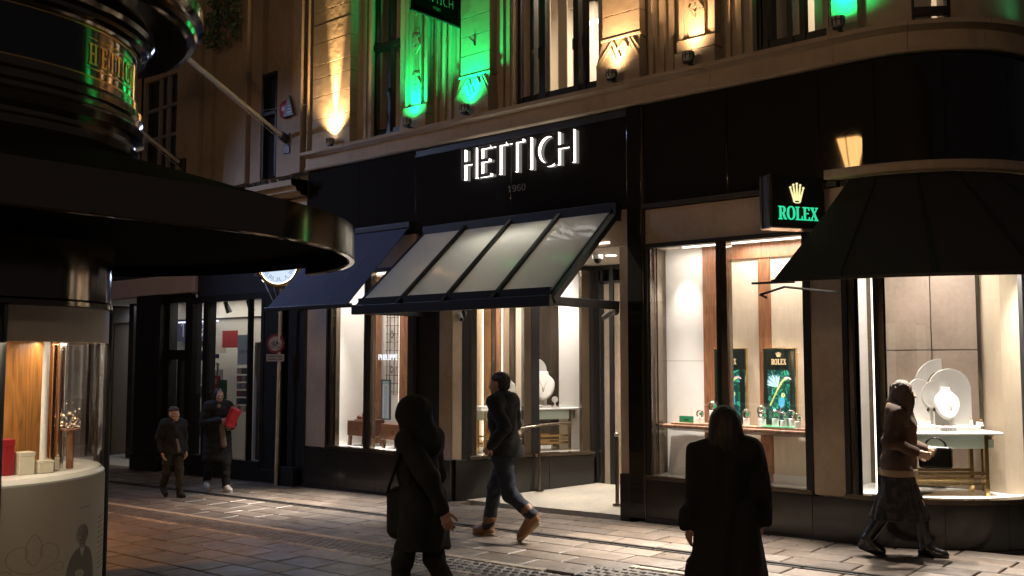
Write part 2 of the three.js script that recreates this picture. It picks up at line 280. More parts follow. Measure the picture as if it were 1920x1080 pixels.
  part('wall', curveBox(8.845, 9.36, -.5, -.12, 5.19, TOP), M.stone, shop); part('wall', curveBox(9.82, 13, -.5, -.12, 5.19, TOP), M.stone, shop);
  part('side_wall', B(-.02, .0, 4.9, TOP, -.55, .05), M.stone, shop);
  part('flute', [[1.22, .03], [1.35, .04], [2.78, .05], [2.92, .03], [3.06, .05], [3.2, .03], [4.02, .05], [4.12, .03], [5.68, .04], [6.36, .05], [6.5, .03], [6.64, .05], [6.74, .03], [7.36, .04], [7.5, .05]].map(([x, d]) => B(x - .03, x + .03, 5.2, TOP, -.12, -.12 + d)), M.stone, shop, { kind: 'stuff' });
  part('roof_slab', [B(-.02, 8.85, TOP, TOP + .1, -9, .1), B(8.85, 10.15, TOP, TOP + .1, -9, -.8)], M.stoneDark, shop);
  part('back_wall', [B(-.5, 10.2, -.3, TOP, -9.2, -9)], M.stoneDark, shop);
  part('end_wall', [B(10.0, 10.15, -.3, TOP, -9, -3.2), B(-.5, -.3, -.3, TOP, -9, -.6)], M.stoneDark, shop);
  part('inner_floor', [B(-.3, 8.84, 3.72, 3.8, -9, -.06), B(8.84, 9.95, 3.72, 3.8, -9, -1.35)], M.plaster, shop);
  part('upper_floor', [B(-.3, 8.84, 5.0, 5.18, -9, -.3), B(8.84, 9.9, 5.0, 5.18, -9, -1.4)], M.darkWood, shop);
  // pilasters, course by course
  function courses(x0, x1, z0, z1, y0, hs, m = M.stone) { let y = y0, k = 0; while (y < TOP - .02) { const h = Math.min(hs[k++ % hs.length], TOP - y); part('stone_block', RB(x0, x1, y, y + h - .006, z0, z1 + rr(-.002, .002), .006, 1), m, shop); y += h; } part('mortar', B(x0 + .01, x1 - .01, y0, TOP, z0, z1 - .012), M.mortar, shop); }
  seed(21);
  courses(.1, 1.02, -.2, .03, 5.2, [.3, .21, .36]);
  function zigzag(xc, wd) {            // the stepped foot with chevrons under a plain shaft
    const x0 = xc - wd / 2, x1 = xc + wd / 2;
    part('pedestal', RB(x0 - .05, x1 + .03, 5.2, 5.42, -.2, .085, .008), M.stone, shop);
    part('sloped_foot', slab(V(x0 - .05, 5.425, .09), V(x1 + .03, 5.425, .09), V(x1, 5.75, .02), V(x0, 5.75, .02), .2), M.stone, shop);
    part('band', RB(x0 - .02, x1 + .02, 5.755, 5.79, -.2, .036, .008), M.stone, shop);
    const f = (u, v, d) => V(x0 - .05 * (1 - v) + u * (wd + .08 * (1 - v)), 5.425 + v * .325, .09 - .07 * v + d);
    for (const [u0, v0, u1, v1] of [[.02, .05, .3, .95], [.3, .95, .56, .25], [.1, .05, .29, .7], [.29, .7, .47, .14], [.44, .5, .6, .88], [.6, .88, .7, .6], [.72, .95, .98, .2], [.8, .95, 1, .45], [.66, .3, .78, .6]]) part('chevron', bar(f(u0, v0, .004), f(u1, v1, .004), .016, .03), M.stone, shop);
    courses(x0, x1, -.2, .02, 5.8, [.27, .27]);
  }
  zigzag(3.62, .54); zigzag(6.0, .54);
  function ornament(xc, wd) {          // the pier with a raised strip of ribs and nested diamonds
    const x0 = xc - wd / 2, x1 = xc + wd / 2;
    part('pedestal', RB(x0 - .03, x1 + .02, 5.2, 5.385, -.2, .085, .006), M.stone, shop); part('pedestal_block', RB(x0 - .01, x1 + .02, 5.4, 5.53, -.2, .065, .006), M.stone, shop);
    courses(x0, x1, -.2, -.02, 5.53, [.72]);
    for (const s of [-1, 1]) part('pier_edge', RB(xc + s * (wd / 2 - .025) - .025, xc + s * (wd / 2 - .025) + .025, 5.54, TOP, -.05, .03, .005), M.stone, shop);
    part('raised_strip', RB(xc - .1, xc + .1, 5.54, TOP, -.03, .03, .004), M.stone, shop);
    for (const yc of [5.86, 6.42, 6.98, 7.54]) {
      for (const r of [.105, .055]) { const q = [V(xc, yc - r * 1.15, .04), V(xc + r * .8, yc, .04), V(xc, yc + r * 1.15, .04), V(xc - r * .8, yc, .04)]; part('diamond', q.map((a, i) => bar(a, q[(i + 1) % 4], .018, .03)), M.stone, shop); }
      part('diamond', [0, 1, 2].map((k) => bar(V(xc - .07 + k * .035, yc + .09 + k * .015, .04), V(xc + .01 + k * .03, yc + .16 - .01 * k, .04), .016, .028)), M.stone, shop);
      for (const dx of [-.045, -.015, .015, .045]) part('rib', bar(V(xc + dx, yc + .2, .034), V(xc + dx, yc + .43, .034), .012, .02), M.stone, shop);
    }
  }
  ornament(2.48, .46); ornament(7.03, .46);
  courses(8.57, 8.84, -.2, .0, 5.3, [.35]); part('pedestal', RB(8.54, 8.86, 5.2, 5.3, -.2, .06, .006), M.stone, shop);
  
  // upper windows: metal frames, curtains, a lit room behind
  function upper(x0, x1, uprights, transom, z = -.25) {
    const fr = [B(x0, x0 + .05, 5.2, TOP, z - .04, z + .03), B(x1 - .05, x1, 5.2, TOP, z - .04, z + .03), B(x0, x1, 5.3, 5.335, z - .03, z + .035)];
    for (const [a, c] of uprights) fr.push(B(a, c, 5.2, TOP, z - .05, z + .045));
    if (transom) fr.push(B(x0, x1, transom, transom + .09, z - .05, z + .06));
    const f = part('upper_window', fr, M.blackMetal, shop);
    part('pane', B(x0 + .05, x1 - .05, 5.34, TOP, z - .012, z - .008), M.glass, f);
    for (const [a, c] of uprights) part('handle', [B(a + .01, a + .03, 5.95, 6.0, z + .045, z + .07), B(a + .012, a + .028, 5.85, 5.99, z + .07, z + .08)], M.blackMetal, f);
    part('casement_rail', [B(x0 + .06, x1 - .06, 5.34, 5.4, z - .045, z + .02)], M.blackMetal, f);
    return f;
  }
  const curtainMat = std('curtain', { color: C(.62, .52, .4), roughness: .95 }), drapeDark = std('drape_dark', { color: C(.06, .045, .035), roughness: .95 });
  function curtain(x0, x1, z, m, folds, parent = shop) { const n = folds * 8, pos = []; const P = []; for (let i = 0; i <= n; i++) { const t = i / n; P.push({ x: x0 + (x1 - x0) * t, z: z + .025 * Math.sin(t * folds * 6.283), nx: 0, nz: 1 }); } return part('curtain', sweep(P, rectProfile(0, .006, 5.22, TOP - .1)), m, parent); }
  upper(1.3, 1.98, [[1.62, 1.68]], 6.64); upper(4.18, 5.62, [[4.44, 4.47], [4.56, 4.66], [5.12, 5.2], [5.27, 5.31]]); upper(7.64, 8.5, [[7.72, 7.78], [8.0, 8.06], [8.14, 8.2]]);
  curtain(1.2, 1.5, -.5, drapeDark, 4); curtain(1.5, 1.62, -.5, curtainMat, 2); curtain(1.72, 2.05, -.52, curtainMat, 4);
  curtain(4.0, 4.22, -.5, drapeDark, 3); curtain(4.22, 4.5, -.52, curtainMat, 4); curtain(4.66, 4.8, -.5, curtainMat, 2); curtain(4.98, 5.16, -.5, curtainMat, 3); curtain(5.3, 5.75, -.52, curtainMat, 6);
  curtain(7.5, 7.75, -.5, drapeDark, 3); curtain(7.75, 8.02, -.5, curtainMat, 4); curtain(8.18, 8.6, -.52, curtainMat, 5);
  { const P = frontPath(9.36, 9.82), f = part('upper_window', [sweep(P, rectProfile(-.3, -.24, 5.2, 5.26)), sweep(P, rectProfile(-.3, -.23, 5.36, 5.44)), sweep(frontPath(9.36, 9.4), rectProfile(-.3, -.22, 5.2, TOP)), sweep(frontPath(9.78, 9.82), rectProfile(-.3, -.22, 5.2, TOP))], M.blackMetal, shop); part('pane', sweep(P, rectProfile(-.275, -.27, 5.26, TOP)), M.glass, f); part('curtain', sweep(frontPath(9.42, 9.68), rectProfile(-.42, -.41, 5.22, TOP)), curtainMat, f); }
  part('room_wall', [B(-.2, 10, 5.2, TOP, -2.3, -2.2)], M.plaster, shop); part('room_wall', [B(2.9, 3.0, 5.2, TOP, -2.2, -.6), B(6.2, 6.3, 5.2, TOP, -2.2, -.6), B(9.95, 10.0, 5.2, TOP, -2.2, -1.2)], M.plaster, shop);
  part('doorway', [B(4.0, 4.1, 5.2, 7.4, -2.2, -2.1), B(3.45, 3.6, 5.2, 7.4, -2.2, -2.1), B(3.5, 4.1, 7.3, 7.45, -2.2, -2.1)], M.whiteGloss, shop);
}
// ---------- shop windows, entrance and what closes them behind ----------
const LIGHTS = [];
function area(x, y, z, w, h, lookx, looky, lookz, color, k) { const l = new THREE.RectAreaLight(color, k, w, h); l.position.set(x, y, z); l.lookAt(lookx, looky, lookz); scene.add(l); return l; }
function spot(x, y, z, tx, ty, tz, color, k, angle, pen = .8, r = 1) { const l = new THREE.SpotLight(color, k, 0, angle, pen, 2); l.position.set(x, y, z); l.target.position.set(tx, ty, tz); l.castShadow = true; l.shadow.radius = r; scene.add(l, l.target); return l; }
glow('ledStrip', 1, .9, .72, 4); glow('lampFace', 1, .85, .62, 6);
{
  const win = (name, geo, m = M.blackMetal) => part(name, geo, m, shop);
  // window beside the left corner
  let f = win('display_window', [B(.5, .535, .56, 3.25, -.1, .01), B(2.44, 2.5, .56, 3.25, -.1, .01), B(.5, 2.5, 3.2, 3.25, -.1, .01), B(1.385, 1.42, .6, 3.2, -.08, .012)]);
  part('mullion', B(1.42, 1.53, .6, 3.2, -.1, .004), M.bronze, f); part('side_frame', B(.535, .6, .6, 3.2, -.1, -.01), M.bronze, f); part('side_frame', B(.6, .66, .6, 3.2, -.14, -.06), M.bronze, f);
  part('sill', RB(.52, 2.47, .555, .6, -.12, .03, .006), M.bronze, f); part('pane', B(.54, 1.385, .6, 3.2, -.04, -.034), M.glass, f); part('pane', B(1.53, 2.44, .6, 3.2, -.04, -.034), M.glass, f);
  // splayed window at the entrance
  f = win('display_window', [W2box(.25, .29, .56, 3.25, -.1, .01), W2box(2.1, 2.16, .56, 3.25, -.1, .01), W2box(.25, 2.16, 3.2, 3.25, -.1, .01), W2box(1.17, 1.29, .6, 3.2, -.1, .012)]);
  part('mullion', W2box(1.06, 1.17, .6, 3.2, -.1, .004), M.bronze, f); part('side_frame', W2box(.29, .36, .6, 3.2, -.1, -.01), M.bronze, f); part('side_frame', W2box(1.97, 2.1, .6, 3.2, -.1, -.01), M.bronze, f);
  part('sill', W2box(.25, 2.16, .555, .6, -.12, .025, .005), M.bronze, f); part('pane', W2box(.36, 1.06, .6, 3.2, -.04, -.034), M.glass, f); part('pane', W2box(1.29, 1.97, .6, 3.2, -.04, -.034), M.glass, f);
  win('pier_panel', W2box(.0, .14, .56, 3.25, -.06, .0, .003), M.beige); win('pier_strip', [W2box(.14, .25, .56, 3.25, -.06, .004)], M.blackMetal); win('pier_panel', W2box(2.2, 2.2 + .0, .56, 3.25, -.06, 0) && W2box(2.17, 2.19, .56, 3.25, -.06, .01), M.blackMetal);
  // entrance at the back of the recess
  f = win('entrance_door', [B(4.2, 4.24, .15, 3.3, -2.03, -1.95), B(4.29, 4.34, .15, 3.3, -2.03, -1.94), B(4.45, 4.52, .15, 3.3, -2.03, -1.93), B(4.2, 5.35, 3.2, 3.3, -2.03, -1.94), B(5.28, 5.35, .15, 3.3, -2.03, -1.94), B(4.2, 5.35, 3.0, 3.04, -2.03, -1.94)]);
  part('door_panel', [B(4.34, 4.45, .15, 3.0, -2.02, -1.96)], M.beige, f); part('door_panel', [B(4.52, 4.62, .15, 3.0, -2.02, -1.96)], M.beige, f); part('door_panel', B(4.24, 4.29, .15, 3.0, -2.02, -1.97), M.bronze, f); part('pane', B(4.62, 5.28, .2, 3.0, -2.0, -1.994), M.glass, f);
  part('handle', [bar(V(4.72, .8, -1.9), V(4.72, 2.2, -1.9), .03, .03, 10)], M.brushed, f);
  win('recess_wall', [slab(V(5.35, .1, -1.95), V(5.94, .1, -.2), V(5.94, 3.3, -.2), V(5.35, 3.3, -1.95), .06).scale(1, 1, 1)], M.beige);
  win('recess_ceiling', [B(2.95, 5.95, 3.27, 3.3, -2.0, -.06)], M.plaster);
  win('soffit_light', [4.5, 5.2].map((x) => cyl(x, 3.262, 3.27, -.9, .07, .07, 20)), M.lampFace);
  const ramp = new THREE.Shape([[3.14, -.18], [5.94, -.18], [5.94, -.3], [5.35, -1.97], [4.2, -1.97]].map(([a, c]) => new THREE.Vector2(a, -c)));
  const rg = new THREE.ExtrudeGeometry(ramp, { depth: .2, bevelEnabled: false }).rotateX(-Math.PI / 2), rp = rg.attributes.position; for (let i = 0; i < rp.count; i++) { const x = rp.getX(i), z = rp.getZ(i); rp.setY(i, rp.getY(i) - .2 + gy(x) + .012 + Math.max(0, (-.18 - z) * .06)); } rg.computeVertexNormals();
  win('entrance_ramp', rg, std('terrazzo', { color: C(.5, .45, .38), map: rep(tStone, 1), roughness: .45 }));
  // window of the straight front on the right
  f = win('display_window', [B(6.3, 6.33, .56, 3.25, -.1, .01), B(8.2, 8.275, .56, 3.25, -.12, .012), B(6.3, 8.275, 3.2, 3.25, -.1, .02), B(7.215, 7.26, .6, 3.2, -.1, .012)]);
  part('mullion', B(7.26, 7.34, .6, 3.2, -.12, .004), M.bronze, f); part('side_frame', B(6.33, 6.36, .6, 3.2, -.1, -.01), M.bronze, f); part('side_frame', B(6.38, 6.4, .6, 3.2, -.2, -.1), M.bronze, f); part('side_frame', [B(6.302, 6.33, .6, 3.2, -.4, -.1)], M.bronze, f);
  part('sill', RB(6.3, 8.27, .555, .6, -.12, .03, .006), M.bronze, f); part('pane', B(6.36, 7.215, .6, 3.2, -.04, -.034), M.glass, f); part('pane', B(7.34, 8.2, .6, 3.2, -.04, -.034), M.glass, f);
  // curved corner window
  f = win('display_window', [curveBox(8.605, 8.66, -.12, .012, .56, 3.25), curveBox(8.71, 8.735, -.1, .006, .6, 3.25), curveBox(8.915, 8.95, -.1, .008, .6, 3.25), curveBox(8.605, 12, -.12, .015, 3.2, 3.25), curveBox(10.9, 10.95, -.1, .01, .56, 3.25)]);
  part('side_frame', curveBox(8.66, 8.71, -.1, -.004, .6, 3.2), M.bronze, f); part('side_frame', curveBox(8.95, 9.01, -.1, -.004, .6, 3.2), M.bronze, f);
  part('sill', sweep(frontPath(8.605, 12), [[-.12, .555], [.03, .555], [.03, .6], [-.12, .6]]), M.bronze, f); part('pane', curveBox(8.735, 8.915, -.04, -.034, .6, 3.2), M.glass, f); part('pane', curveBox(9.01, 10.9, -.04, -.034, .6, 3.2), M.glass, f);
  part('light_strip', curveBox(8.86, 8.9, -.13, -.11, .62, 3.15), M.ledStrip, f);

  // display behind the left window
  const disp = (n, geo, m) => part(n, geo, m, shop);
  disp('display_floor', [B(.3, 3.1, .5, .585, -1.2, -.1)], M.whiteGloss); disp('display_ceiling', [B(.3, 3.2, 3.22, 3.26, -1.3, -.08)], M.plaster);
  disp('display_panel', slab(V(.5, .585, -.16), V(.68, .585, -.8), V(.68, 3.22, -.8), V(.5, 3.22, -.16), .04), M.whitePanel);
  disp('wood_post', B(.7, .8, .585, 3.22, -.86, -.78), M.walnut); disp('wood_post', B(1.3, 1.4, .585, 3.22, -.86, -.78), M.walnut);
  disp('back_panel', B(.66, 1.3, .585, 3.22, -.95, -.9), M.whitePanel); disp('back_panel', B(1.4, 2.5, .585, 3.22, -1.25, -1.2), M.stripedPanel); disp('side_panel', B(2.46, 2.5, .585, 3.22, -1.2, -.1), M.whitePanel);
  const lat = []; for (const x of [.93, 1.0, 1.1, 1.18]) lat.push(bar(V(x, 1.35, -.86), V(x, 3.2, -.86), .012, .012)); for (let y = 1.4; y < 3.2; y += .13) lat.push(bar(V(.9, y, -.86), V(1.22, y, -.86), .012, .012));
  for (const y of [1.75, 2.3, 2.85]) { const q = [V(1.05, y - .06, -.855), V(1.09, y, -.855), V(1.05, y + .06, -.855), V(1.01, y, -.855)]; q.forEach((a, i) => lat.push(bar(a, q[(i + 1) % 4], .01, .01))); }
  disp('lattice_screen', lat, M.darkMirror);
  disp('wall_shelf', [1.05, 1.35, 1.65, 1.95].map((y) => B(1.45, 2.4, y, y + .03, -1.2, -1.02)), M.walnut); disp('shelf_light', [1.05, 1.35, 1.65, 1.95].map((y) => B(1.47, 2.38, y - .008, y - .002, -1.19, -1.17)), M.ledStrip);
  disp('light_strip', [B(1.22, 1.245, .9, 3.2, -.87, -.85), B(1.72, 1.74, .9, 3.2, -1.19, -1.17)], M.ledStrip); disp('light_strip', B(.62, 2.4, 3.19, 3.215, -.3, -.27), M.ledStrip);
  const pp = glow('sign_white', .9, .93, 1, 1.3);
  for (const x of [.86, 1.82]) disp('lit_lettering', textGeo('PATEK PHILIPPE', .09, .012, fontR, .78).translate(x, 1.9, x > 1 ? -1.0 : -.8), pp);
  // display behind the splayed window
  disp('display_floor', W2box(.1, 2.5, .5, .585, -2.0, -.12), M.whiteGloss); disp('display_ceiling', W2box(.0, 2.3, 3.22, 3.26, -2.1, -.11), M.plaster);
  disp('display_panel', slab(W2(1.86, .585, -.55), W2(2.18, .585, -.42), W2(2.18, 3.22, -.42), W2(1.86, 3.22, -.55), .04), M.whitePanel); disp('display_panel', W2box(.31, .37, .585, 3.22, -.5, -.12), M.whitePanel);
  disp('display_post', W2box(1.76, 1.87, .585, 3.22, -.62, -.56), M.darkMirror);
  std('bronzePanel', { color: C(.5, .37, .25), roughness: .3, metalness: .6 });
  disp('light_strip', [.56, .9, 1.22].map((v) => W2box(v, v + .012, .7, 3.1, -1.24, -1.23)), M.ledStrip);
  const strips = [[.5, .62, M.copperMirror], [.63, .72, M.bronzePanel], [.73, .8, M.copperMirror], [.81, .93, M.bronzePanel], [.94, 1.06, M.copperMirror], [1.07, 1.13, M.darkMirror], [1.14, 1.25, M.walnut], [1.26, 1.36, M.bronzePanel], [1.37, 1.46, M.darkMirror], [1.47, 1.62, M.stripedPanel], [1.63, 1.85, M.copperMirror], [1.86, 2.2, M.bronze]];
  for (const [a, c, m] of strips) disp('mirror_strip', W2box(a, c, .585, 3.22, -1.32, -1.28 + (m === M.bronze ? .03 : 0)), m);
  disp('display_panel', W2box(.2, .26, .585, 3.22, -1.3, -.12), M.taupe);
  disp('light_strip', W2box(.45, 2.0, 3.2, 3.218, -.3, -.27), M.ledStrip);
  { const dr = []; for (let k = 0; k < 26; k++) dr.push(bar(W2(.55 + k * .045, 2.98 + .03 * Math.sin(k * 2.1), -.9), W2(.55 + k * .045, 3.2, -.9), .012, .012, 6)); disp('crystal_fringe', dr, glow('crystal', 1, .9, .75, .9)); }
  // display behind the straight window
  disp('display_floor', [B(6.3, 8.4, .5, .585, -.5, -.1)], M.whiteGloss); disp('display_ceiling', [B(6.28, 8.4, 3.22, 3.26, -.5, -.09)], M.plaster);
  disp('back_panel', B(6.28, 6.82, 1.9, 3.22, -.5, -.42), M.whitePanel); disp('back_panel', B(6.28, 6.82, .585, 1.895, -.5, -.42), M.whitePanel); disp('wood_post', B(6.82, 7.0, 1.4, 3.22, -.5, -.40), M.walnut); disp('wood_post', B(6.82, 7.0, .585, 1.395, -.5, -.40), M.walnut);
  disp('back_panel', B(7.0, 7.51, .585, 3.22, -.5, -.42), M.stripedPanel); disp('wood_post', B(7.51, 7.65, .585, 3.22, -.5, -.40), M.walnut); disp('back_panel', B(7.65, 8.5, .585, 3.22, -.5, -.42), M.stripedPanel); disp('wood_frieze', B(7.0, 8.4, 3.04, 3.2, -.42, -.38), M.walnut);
  disp('side_panel', [B(8.42, 8.5, .585, 3.22, -.42, -.1)], M.stripedPanel); disp('light_strip', [B(7.3, 8.2, 3.185, 3.2, -.16, -.13), B(6.72, 7.2, 3.185, 3.2, -.16, -.13)], M.ledStrip);
  disp('skirting', B(6.4, 8.42, .585, .68, -.42, -.40), M.whitePanel);
  // display behind the curved window
  disp('display_floor', [new THREE.CylinderGeometry(CR - .1, CR - .1, .08, 40, 1, false, 0, Math.PI / 2 + .3).translate(CX, .545, CZ), B(8.3, 9.2, .505, .585, -1.4, -.12)], M.whiteGloss);
  disp('display_ceiling', [new THREE.CylinderGeometry(CR - .08, CR - .08, .03, 40, 1, false, 0, Math.PI / 2 + .3).translate(CX, 3.24, CZ), B(8.3, 9.2, 3.225, 3.255, -1.4, -.12)], M.plaster);
  for (const [a, c, y0, y1] of [[8.5, 9.085, 2.02, 3.22], [9.095, 9.56, 2.02, 3.22], [8.5, 9.085, .585, 2.01], [9.095, 9.56, .585, 2.01]]) disp('wall_panel', RB(a, c, y0, y1, -1.26, -1.2 + (y0 < 1 ? 0 : .004), .004), M.taupe);
  disp('panel_backing', B(8.4, 9.6, .585, 3.22, -1.3, -1.245), M.black); disp('corner_trim', B(8.44, 8.5, .585, 3.22, -1.2, -1.1), M.bronze); disp('corner_trim', B(9.55, 9.58, .585, 3.22, -1.2, -1.16), M.bronze);
  disp('side_panel', [slab(V(9.58, .585, -1.2), V(9.79, .585, -1.1), V(9.79, 3.22, -1.1), V(9.58, 3.22, -1.2), .04)], M.sidePanel); disp('side_panel', [slab(V(9.79, .585, -1.1), V(10.0, .585, -1.12), V(10.0, 3.22, -1.12), V(9.79, 3.22, -1.1), .04)], M.sidePanel);
  disp('side_panel', [slab(V(8.45, .585, -.14), V(8.45, .585, -1.2), V(8.45, 3.22, -1.2), V(8.45, 3.22, -.14), .04)], M.whitePanel); disp('door_leaf', B(9.98, 10.02, .585, 3.22, -1.9, -1.0), M.black);

  // lamps of the displays
  const warm = C(1, .925, .83), warm2 = C(1, .9, .79);
  area(1.3, 3.17, -.4, 1.5, .25, 1.2, .6, -.62, warm, 17);
  { const p = W2(1.15, 3.17, -.55), q = W2(1.2, .6, -.7); area(p.x, p.y, p.z, 1.2, .25, q.x, q.y, q.z, warm, 52); }
  area(7.75, 3.17, -.2, .85, .12, 7.75, .6, -.36, warm2, 50); area(6.75, 3.17, -.2, .6, .12, 6.7, .6, -.4, warm2, 14);
  spot(6.62, 3.15, -.2, 6.58, 1.6, -.42, warm, 5.5, .5, .9);
  area(9.2, 3.19, -.75, .7, .5, 9.2, .6, -.85, warm, 24);
  spot(9.3, 3.15, -.45, 9.3, 1.5, -.85, C(1, .95, .9), 2.6, .34, .7);
  spot(9.72, 3.15, -.75, 9.75, 1.0, -1.12, warm, 1.6, .6, .8); area(9.1, 3.19, -.22, .9, .12, 9.1, 0, .3, warm, 26);
  for (const [x, z] of [[4.3, -.6], [5.2, -.6], [4.6, -1.3], [5.2, -1.4]]) spot(x, 3.25, z, x, 0, z + .1, warm, 22, .62, .8, 3); area(4.8, 3.25, -.85, 1.2, .6, 4.8, 0, -.85, warm, 10);
  // spots at the window heads that also light the pavement
  for (const x of [.8, 1.3, 1.95, 2.3]) spot(x, 3.17, -.13, x + .1, 0, .75, warm, 75, .55, .9, 2);
  for (const x of [6.6, 7.1, 7.7, 8.1]) spot(x, 3.17, -.12, x, 0, .8, warm, 95, .6, .9, 2);
  for (const s of [9.2, 9.8, 10.4]) { const [p] = frontPath(s, s + .01); spot(p.x - p.nx * .14, 3.17, p.z - p.nz * .14, p.x + p.nx * .8, 0, p.z + p.nz * .8, warm, 100, .6, .9, 2); }
  { const p = W2(1.8, 3.15, -.3), q = W2(2.03, 1.5, -.5); spot(p.x, p.y, p.z, q.x, q.y, q.z, warm, 7, .6, .9); }
  // rooms upstairs
  area(1.6, 7.3, -1.2, 1.5, .6, 1.6, 5, -1.2, C(1, .82, .6), 20); area(4.8, 7.3, -1.3, 1.5, .6, 4.8, 5, -1.3, C(1, .82, .6), 30); area(8.1, 7.3, -1.3, 1.5, .6, 8.1, 5, -1.3, C(1, .82, .6), 20);
  disp('ceiling_lamp', [B(4.3, 5.3, 6.72, 6.76, -1.6, -1.54)], M.ledStrip);
}
// ---------- things fixed to the shop front ----------
{
  // uplights on the ledge
  const GREEN = C(.0, .85, .19), WARM = C(1, .62, .26), WARM2 = C(1, .6, .3);
  const lensW = glow('lensWarm', 1, .8, .5, 30), lensG = glow('lensGreen', .1, 1, .4, 22);
  function uplight(x, label, warm, at = [x, 5.2, x < 1 ? .13 : .225]) {
    const t = thing('uplight', label, 'uplight', at, 'uplights along the stone ledge');
    const [a, y, z] = at;
    part('housing', [cyl(a, y + .035, y + .12, z, .055, .062, 24), cyl(a, y + .02, y + .035, z, .03, .055, 16)], M.plasticGrey, t);
    part('bracket', [B(a - .02, a + .02, y - .012, y, z - .14, z + .02), B(a - .05, a + .05, y, y + .012, z - .03, z + .03), B(a - .05, a - .035, y, y + .07, z - .01, z + .01), B(a + .035, a + .05, y, y + .07, z - .01, z + .01)], M.blackMetal, t);
    const g = []; for (let k = 0; k < 8; k++) { const q = k * Math.PI / 4; g.push(bar(V(a + .06 * Math.cos(q), y + .035, z + .06 * Math.sin(q)), V(a + .066 * Math.cos(q), y + .118, z + .066 * Math.sin(q)), .008, .008)); } g.push(new THREE.TorusGeometry(.065, .005, 6, 24).rotateX(Math.PI / 2).translate(a, y + .08, z));
    part('guard', g, M.blackMetal, t);
    part('lens', cyl(a, y + .12, y + .123, z, .045, .045, 20), warm ? lensW : lensG, t);
    return t;
  }
  const U = [[.68, 1, 'uplight washing the plain left corner pier in warm light', WARM, 3], [2.5, 0, 'green uplight under the diamond ornament beside the leftmost upper window', GREEN, 4], [3.62, 0, 'green uplight under the chevron foot left of the wide upper window', GREEN, 4.2], [6.0, 1, 'warm uplight under the chevron foot right of the wide upper window', WARM2, 2], [7.03, 1, 'warm uplight under the diamond ornament of the right half', WARM2, 1.6], [8.73, 0, 'green uplight where the stone front begins to curve', GREEN, 4.5]];
  for (const [x, warm, label, c, k] of U) { uplight(x, label, warm); if (x < 1) { spot(x, 5.335, .14, x, 8, -.02, c, k * 9, 1, 1, 1.2); spot(x, 5.335, .13, x, 8, -.05, c, k * 70, .16, 1, 1); } else { spot(x, 5.335, .25, x, 6.1, -.02, c, k * 1.3, 1.15, 1, 1.2); spot(x, 5.335, .24, x, 7.2, -.05, c, k * 5.5, .85, .8, 1); spot(x, 5.335, .2, x, 5.6, .0, c, k * .22, .7, 1, 1); }; }
  { const [p] = frontPath(10.62, 10.63); spot(p.x + p.nx * .1, 5.33, p.z + p.nz * .1, p.x, 8, p.z, GREEN, 30, .5, 1); uplight(p.x, 'green uplight at the far right end of the curved ledge', 0, [p.x + p.nx * .105, 5.2, p.z + p.nz * .105]); }

  // halo-lit name
  const sign = thing('shop_sign', 'white halo lit HETTICH letters on the black granite above the glass canopy', 'shop sign', [4.38, 4.34, .012]);
  const face = std('letter_face', { color: C(.1, .075, .05), roughness: .35, metalness: .6 }), halo = glow('letter_halo', 1, .95, .87, 4);
  const S = .04, H = .42, Y = 4.335, bx = (x0, x1, y0, y1) => [x0, x1, y0, y1];
  const L = [
    [bx(3.445, 3.445 + S, 0, H), bx(3.655, 3.655 + S, 0, H), bx(3.445, 3.68, .2, .2 + S)],
    [bx(3.755, 3.755 + S, 0, H), bx(3.755, 3.955, 0, S), bx(3.755, 3.925, .2, .2 + S), bx(3.755, 3.955, H - S, H)],
    [bx(4.08, 4.08 + S, 0, H), bx(3.985, 4.23, H - S, H)], [bx(4.36, 4.36 + S, 0, H), bx(4.265, 4.51, H - S, H)], [bx(4.6, 4.6 + S, 0, H)], null,
    [bx(5.05, 5.05 + S, 0, H), bx(5.285, 5.285 + S, 0, H), bx(5.05, 5.3, .2, .2 + S)]];
  for (const l of L) {
    let a, b;
    if (l) { a = l.map(([x0, x1, y0, y1], i) => B(x0, x1, Y + y0, Y + y1, .072 - i * .0004, .1 + i * .0004)); b = l.map(([x0, x1, y0, y1], i) => B(x0 + .004, x1 - .004, Y + y0 + .004, Y + y1 - .004, .018 + i * .0004, .072 + i * .0002)); }
    else { const ring = (ri, ro, z0, z1) => { const s = new THREE.Shape(); s.absarc(0, 0, ro, .75, 5.53, false); s.absarc(0, 0, ri, 5.53, .75, true); return new THREE.ExtrudeGeometry(s, { depth: z1 - z0, bevelEnabled: false, curveSegments: 36 }).scale(.95, 1, 1).translate(4.93, Y + .21, z0); }; a = [ring(.171, .211, .072, .1)]; b = [ring(.174, .208, .018, .0718)]; }
    const m = part('letter', a, face, sign); part('glow', b, halo, m);
  }
  part('year', textGeo('1960', .085, .008, fontR, .3).translate(4.36, 4.09, .013), std('year_metal', { color: C(.1, .095, .09), roughness: .6 }), sign);
  { const l = new THREE.RectAreaLight(C(1, .95, .86), .5, 1.9, .42); l.position.set(4.38, 4.55, .13); l.lookAt(4.38, 4.55, 3); scene.add(l); }

  // projecting sign
  const rs = thing('projecting_sign', 'black projecting box sign with a lit crown over green ROLEX letters', 'sign', [8.49, 3.23, .07]); rs.rotation.y = 1.0225;
  const l3 = { local: true };
  part('case', RB(-.63, -.02, 0, .53, -.2, 0, .008), M.blackMetal, rs, l3);
  part('end_strip', [B(-.642, -.628, .004, .526, -.05, -.012), B(-.642, -.628, .004, .526, -.19, -.152)], M.bronze, rs, l3); part('bottom_rim', B(-.63, -.02, -.012, 0, -.2, 0), M.brushed, rs, l3);
  part('arm', [B(-.03, .05, .44, .5, -.12, -.06), B(-.03, .05, .05, .11, -.12, -.06), B(-.022, .0, .0, .53, -.19, -.01)], M.bronze, rs, l3);
